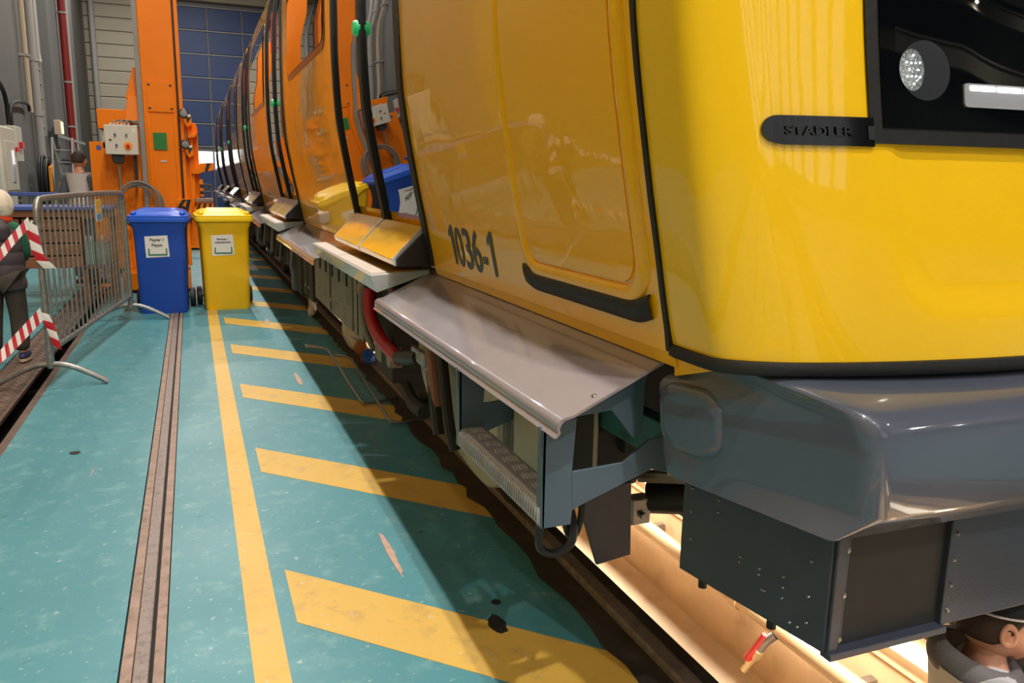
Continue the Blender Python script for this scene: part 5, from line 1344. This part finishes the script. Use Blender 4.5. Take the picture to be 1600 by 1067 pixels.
clothes(T, V, LEGK, LEG_E('l') + LEG_E('r'), .022 * s, 'trousers', 'sleeve_blue')
shoes(T, V, s, 'cap_black')

# child with quilted vest behind the barrier, seen from behind
T, s, V, E = person('child in dark quilted vest and patterned hat behind the barrier', (-1.335, 6.86, 0), math.radians(176), 1.25, {'l': ((-.22, -.05, 1.13), (-.15, -.26, 1.05)), 'r': ((.22, -.05, 1.13), (.15, -.26, 1.05))}, {'l': ((-.11, -.04, .50), (-.12, .02, .095)), 'r': ((.12, -.02, .50), (.135, .05, .095))})
hc = (-.05 * s, -.01 * s, 1.61 * s)
hd = head_mesh(hc, .27 * s, 'head', T).build('head', 'skin', T, smooth=60); face_bits(hc, .27 * s, hd)
hair_cap(hc, .285 * s, 'hat', 'hat', T, 1.17, -0.05)
MB().ring((0, .0, 1.475 * s), .105 * s, .045 * s, 'z', 24, 10).build('scarf', 'scarf', T)
for sd in 'lr': clothes(T, V, ['neckb', 'sh' + sd, 'el' + sd, 'wr' + sd], ARM_E(sd), {'*': .02 * s, 'neckb': -.03 * s}, 'sleeve', 'green_cloth')
# quilted vest: stacked padded rolls as one shell
b = MB(); rows = []
for i in range(61):
    t = i / 60; z = (.76 + .71 * t) * s
    rx = np.interp(t, [0, .3, .6, .85, 1], [.225, .22, .225, .205, .11]) * s; ry = np.interp(t, [0, .3, .6, .85, 1], [.165, .16, .165, .145, .085]) * s
    q = abs(math.sin(t * PI * 5.5)) ** 0.5; k = 0.94 + .075 * q
    rows.append([(rx * k * math.cos(a), ry * k * math.sin(a), z) for a in np.linspace(0, 2 * PI, 37)])
b.grid(rows); vest = b.build('quilted_vest', 'puffy', T, smooth=60)
b = MB(); b.blob((0, .125 * s, 1.37 * s), (.15 * s, .085 * s, .14 * s), 24, 16, fn=lambda d: 1 + .05 * math.sin(6 * d.x) + .04 * math.sin(9 * d.z)); b.build('hood', 'puffy', vest, smooth=60)
clothes(T, V, LEGK, LEG_E('l') + LEG_E('r'), {'*': .040 * s, 'anl': .05 * s, 'anr': .05 * s}, 'trousers', 'trouser')
shoes(T, V, s, 'shoe')

# man in the pit under the nose of the train, face turned to the right
ang_ = math.atan2(-0.55, 0.835) + PI / 2
T, s, V, E = person('man in white jacket and black cap standing in the pit', (1.872, 1.292, PZ0), ang_, 1.60, {'l': ((-.25, -.02, 1.12), (-.22, -.22, 1.05)), 'r': ((.25, -.02, 1.12), (.22, -.22, 1.05))}, STAND)
hc = (0, -.015 * s, 1.60 * s); hh = .245
hd = head_mesh(hc, hh, 'head', T).build('head', 'skin', T, smooth=60); face_bits(hc, hh, hd)
hair_cap(hc, hh, 'hair', 'hair_dark', T, 1.02, 0.25)
cp = hair_cap(hc, hh, 'cap', 'cap_black', T, 1.10, 0.30, back=False)
b = MB(); b.prism([(hh * .36 * math.cos(a), hc[1] - hh * .30 - hh * .40 * math.sin(a), hc[2] + hh * .15) for a in np.linspace(0, PI, 14)], (0, 0, .006)); b.build('brim', 'cap_black', cp)
b = MB(); b.ring((0, hc[1], hc[2] + hh * .19), hh * .405, .003, 'z', 36, 6, 1.12); b.build('cap_piping', 'silver_paint', cp)
b = MB(); rows = []
for i in range(13):
    ph = 2 * PI * i / 12; rows.append([((.092 + .026 * math.cos(ph)) * math.cos(a) * s, ((.080 + .030 * math.cos(ph)) * math.sin(a) + .035 + .02 * math.sin(a)) * s, (1.445 + .030 * math.sin(a) + .048 * math.sin(ph)) * s) for a in np.linspace(0, 2 * PI, 33)])
b.grid(rows); b.build('hood', 'hood_grey', T, smooth=60)
for sd in 'lr': clothes(T, V, ['neckb', 'sh' + sd, 'el' + sd, 'wr' + sd], ARM_E(sd), {'*': .028 * s, 'neckb': -.02 * s}, 'sleeve', 'jacket_white')
clothes(T, V, ['chest', 'waist', 'pel', 'neckb', 'shl', 'shr'], TORSO_E + [('neckb', 'shl'), ('neckb', 'shr')], {'*': .04 * s, 'neckb': .01 * s, 'shl': .03 * s, 'shr': .03 * s}, 'jacket', 'jacket_white')
clothes(T, V, LEGK, LEG_E('l') + LEG_E('r'), .022 * s, 'trousers', 'trouser')
shoes(T, V, s, 'cap_black')
for o in list(bpy.data.objects):
    if '_world' in o: del o['_world']
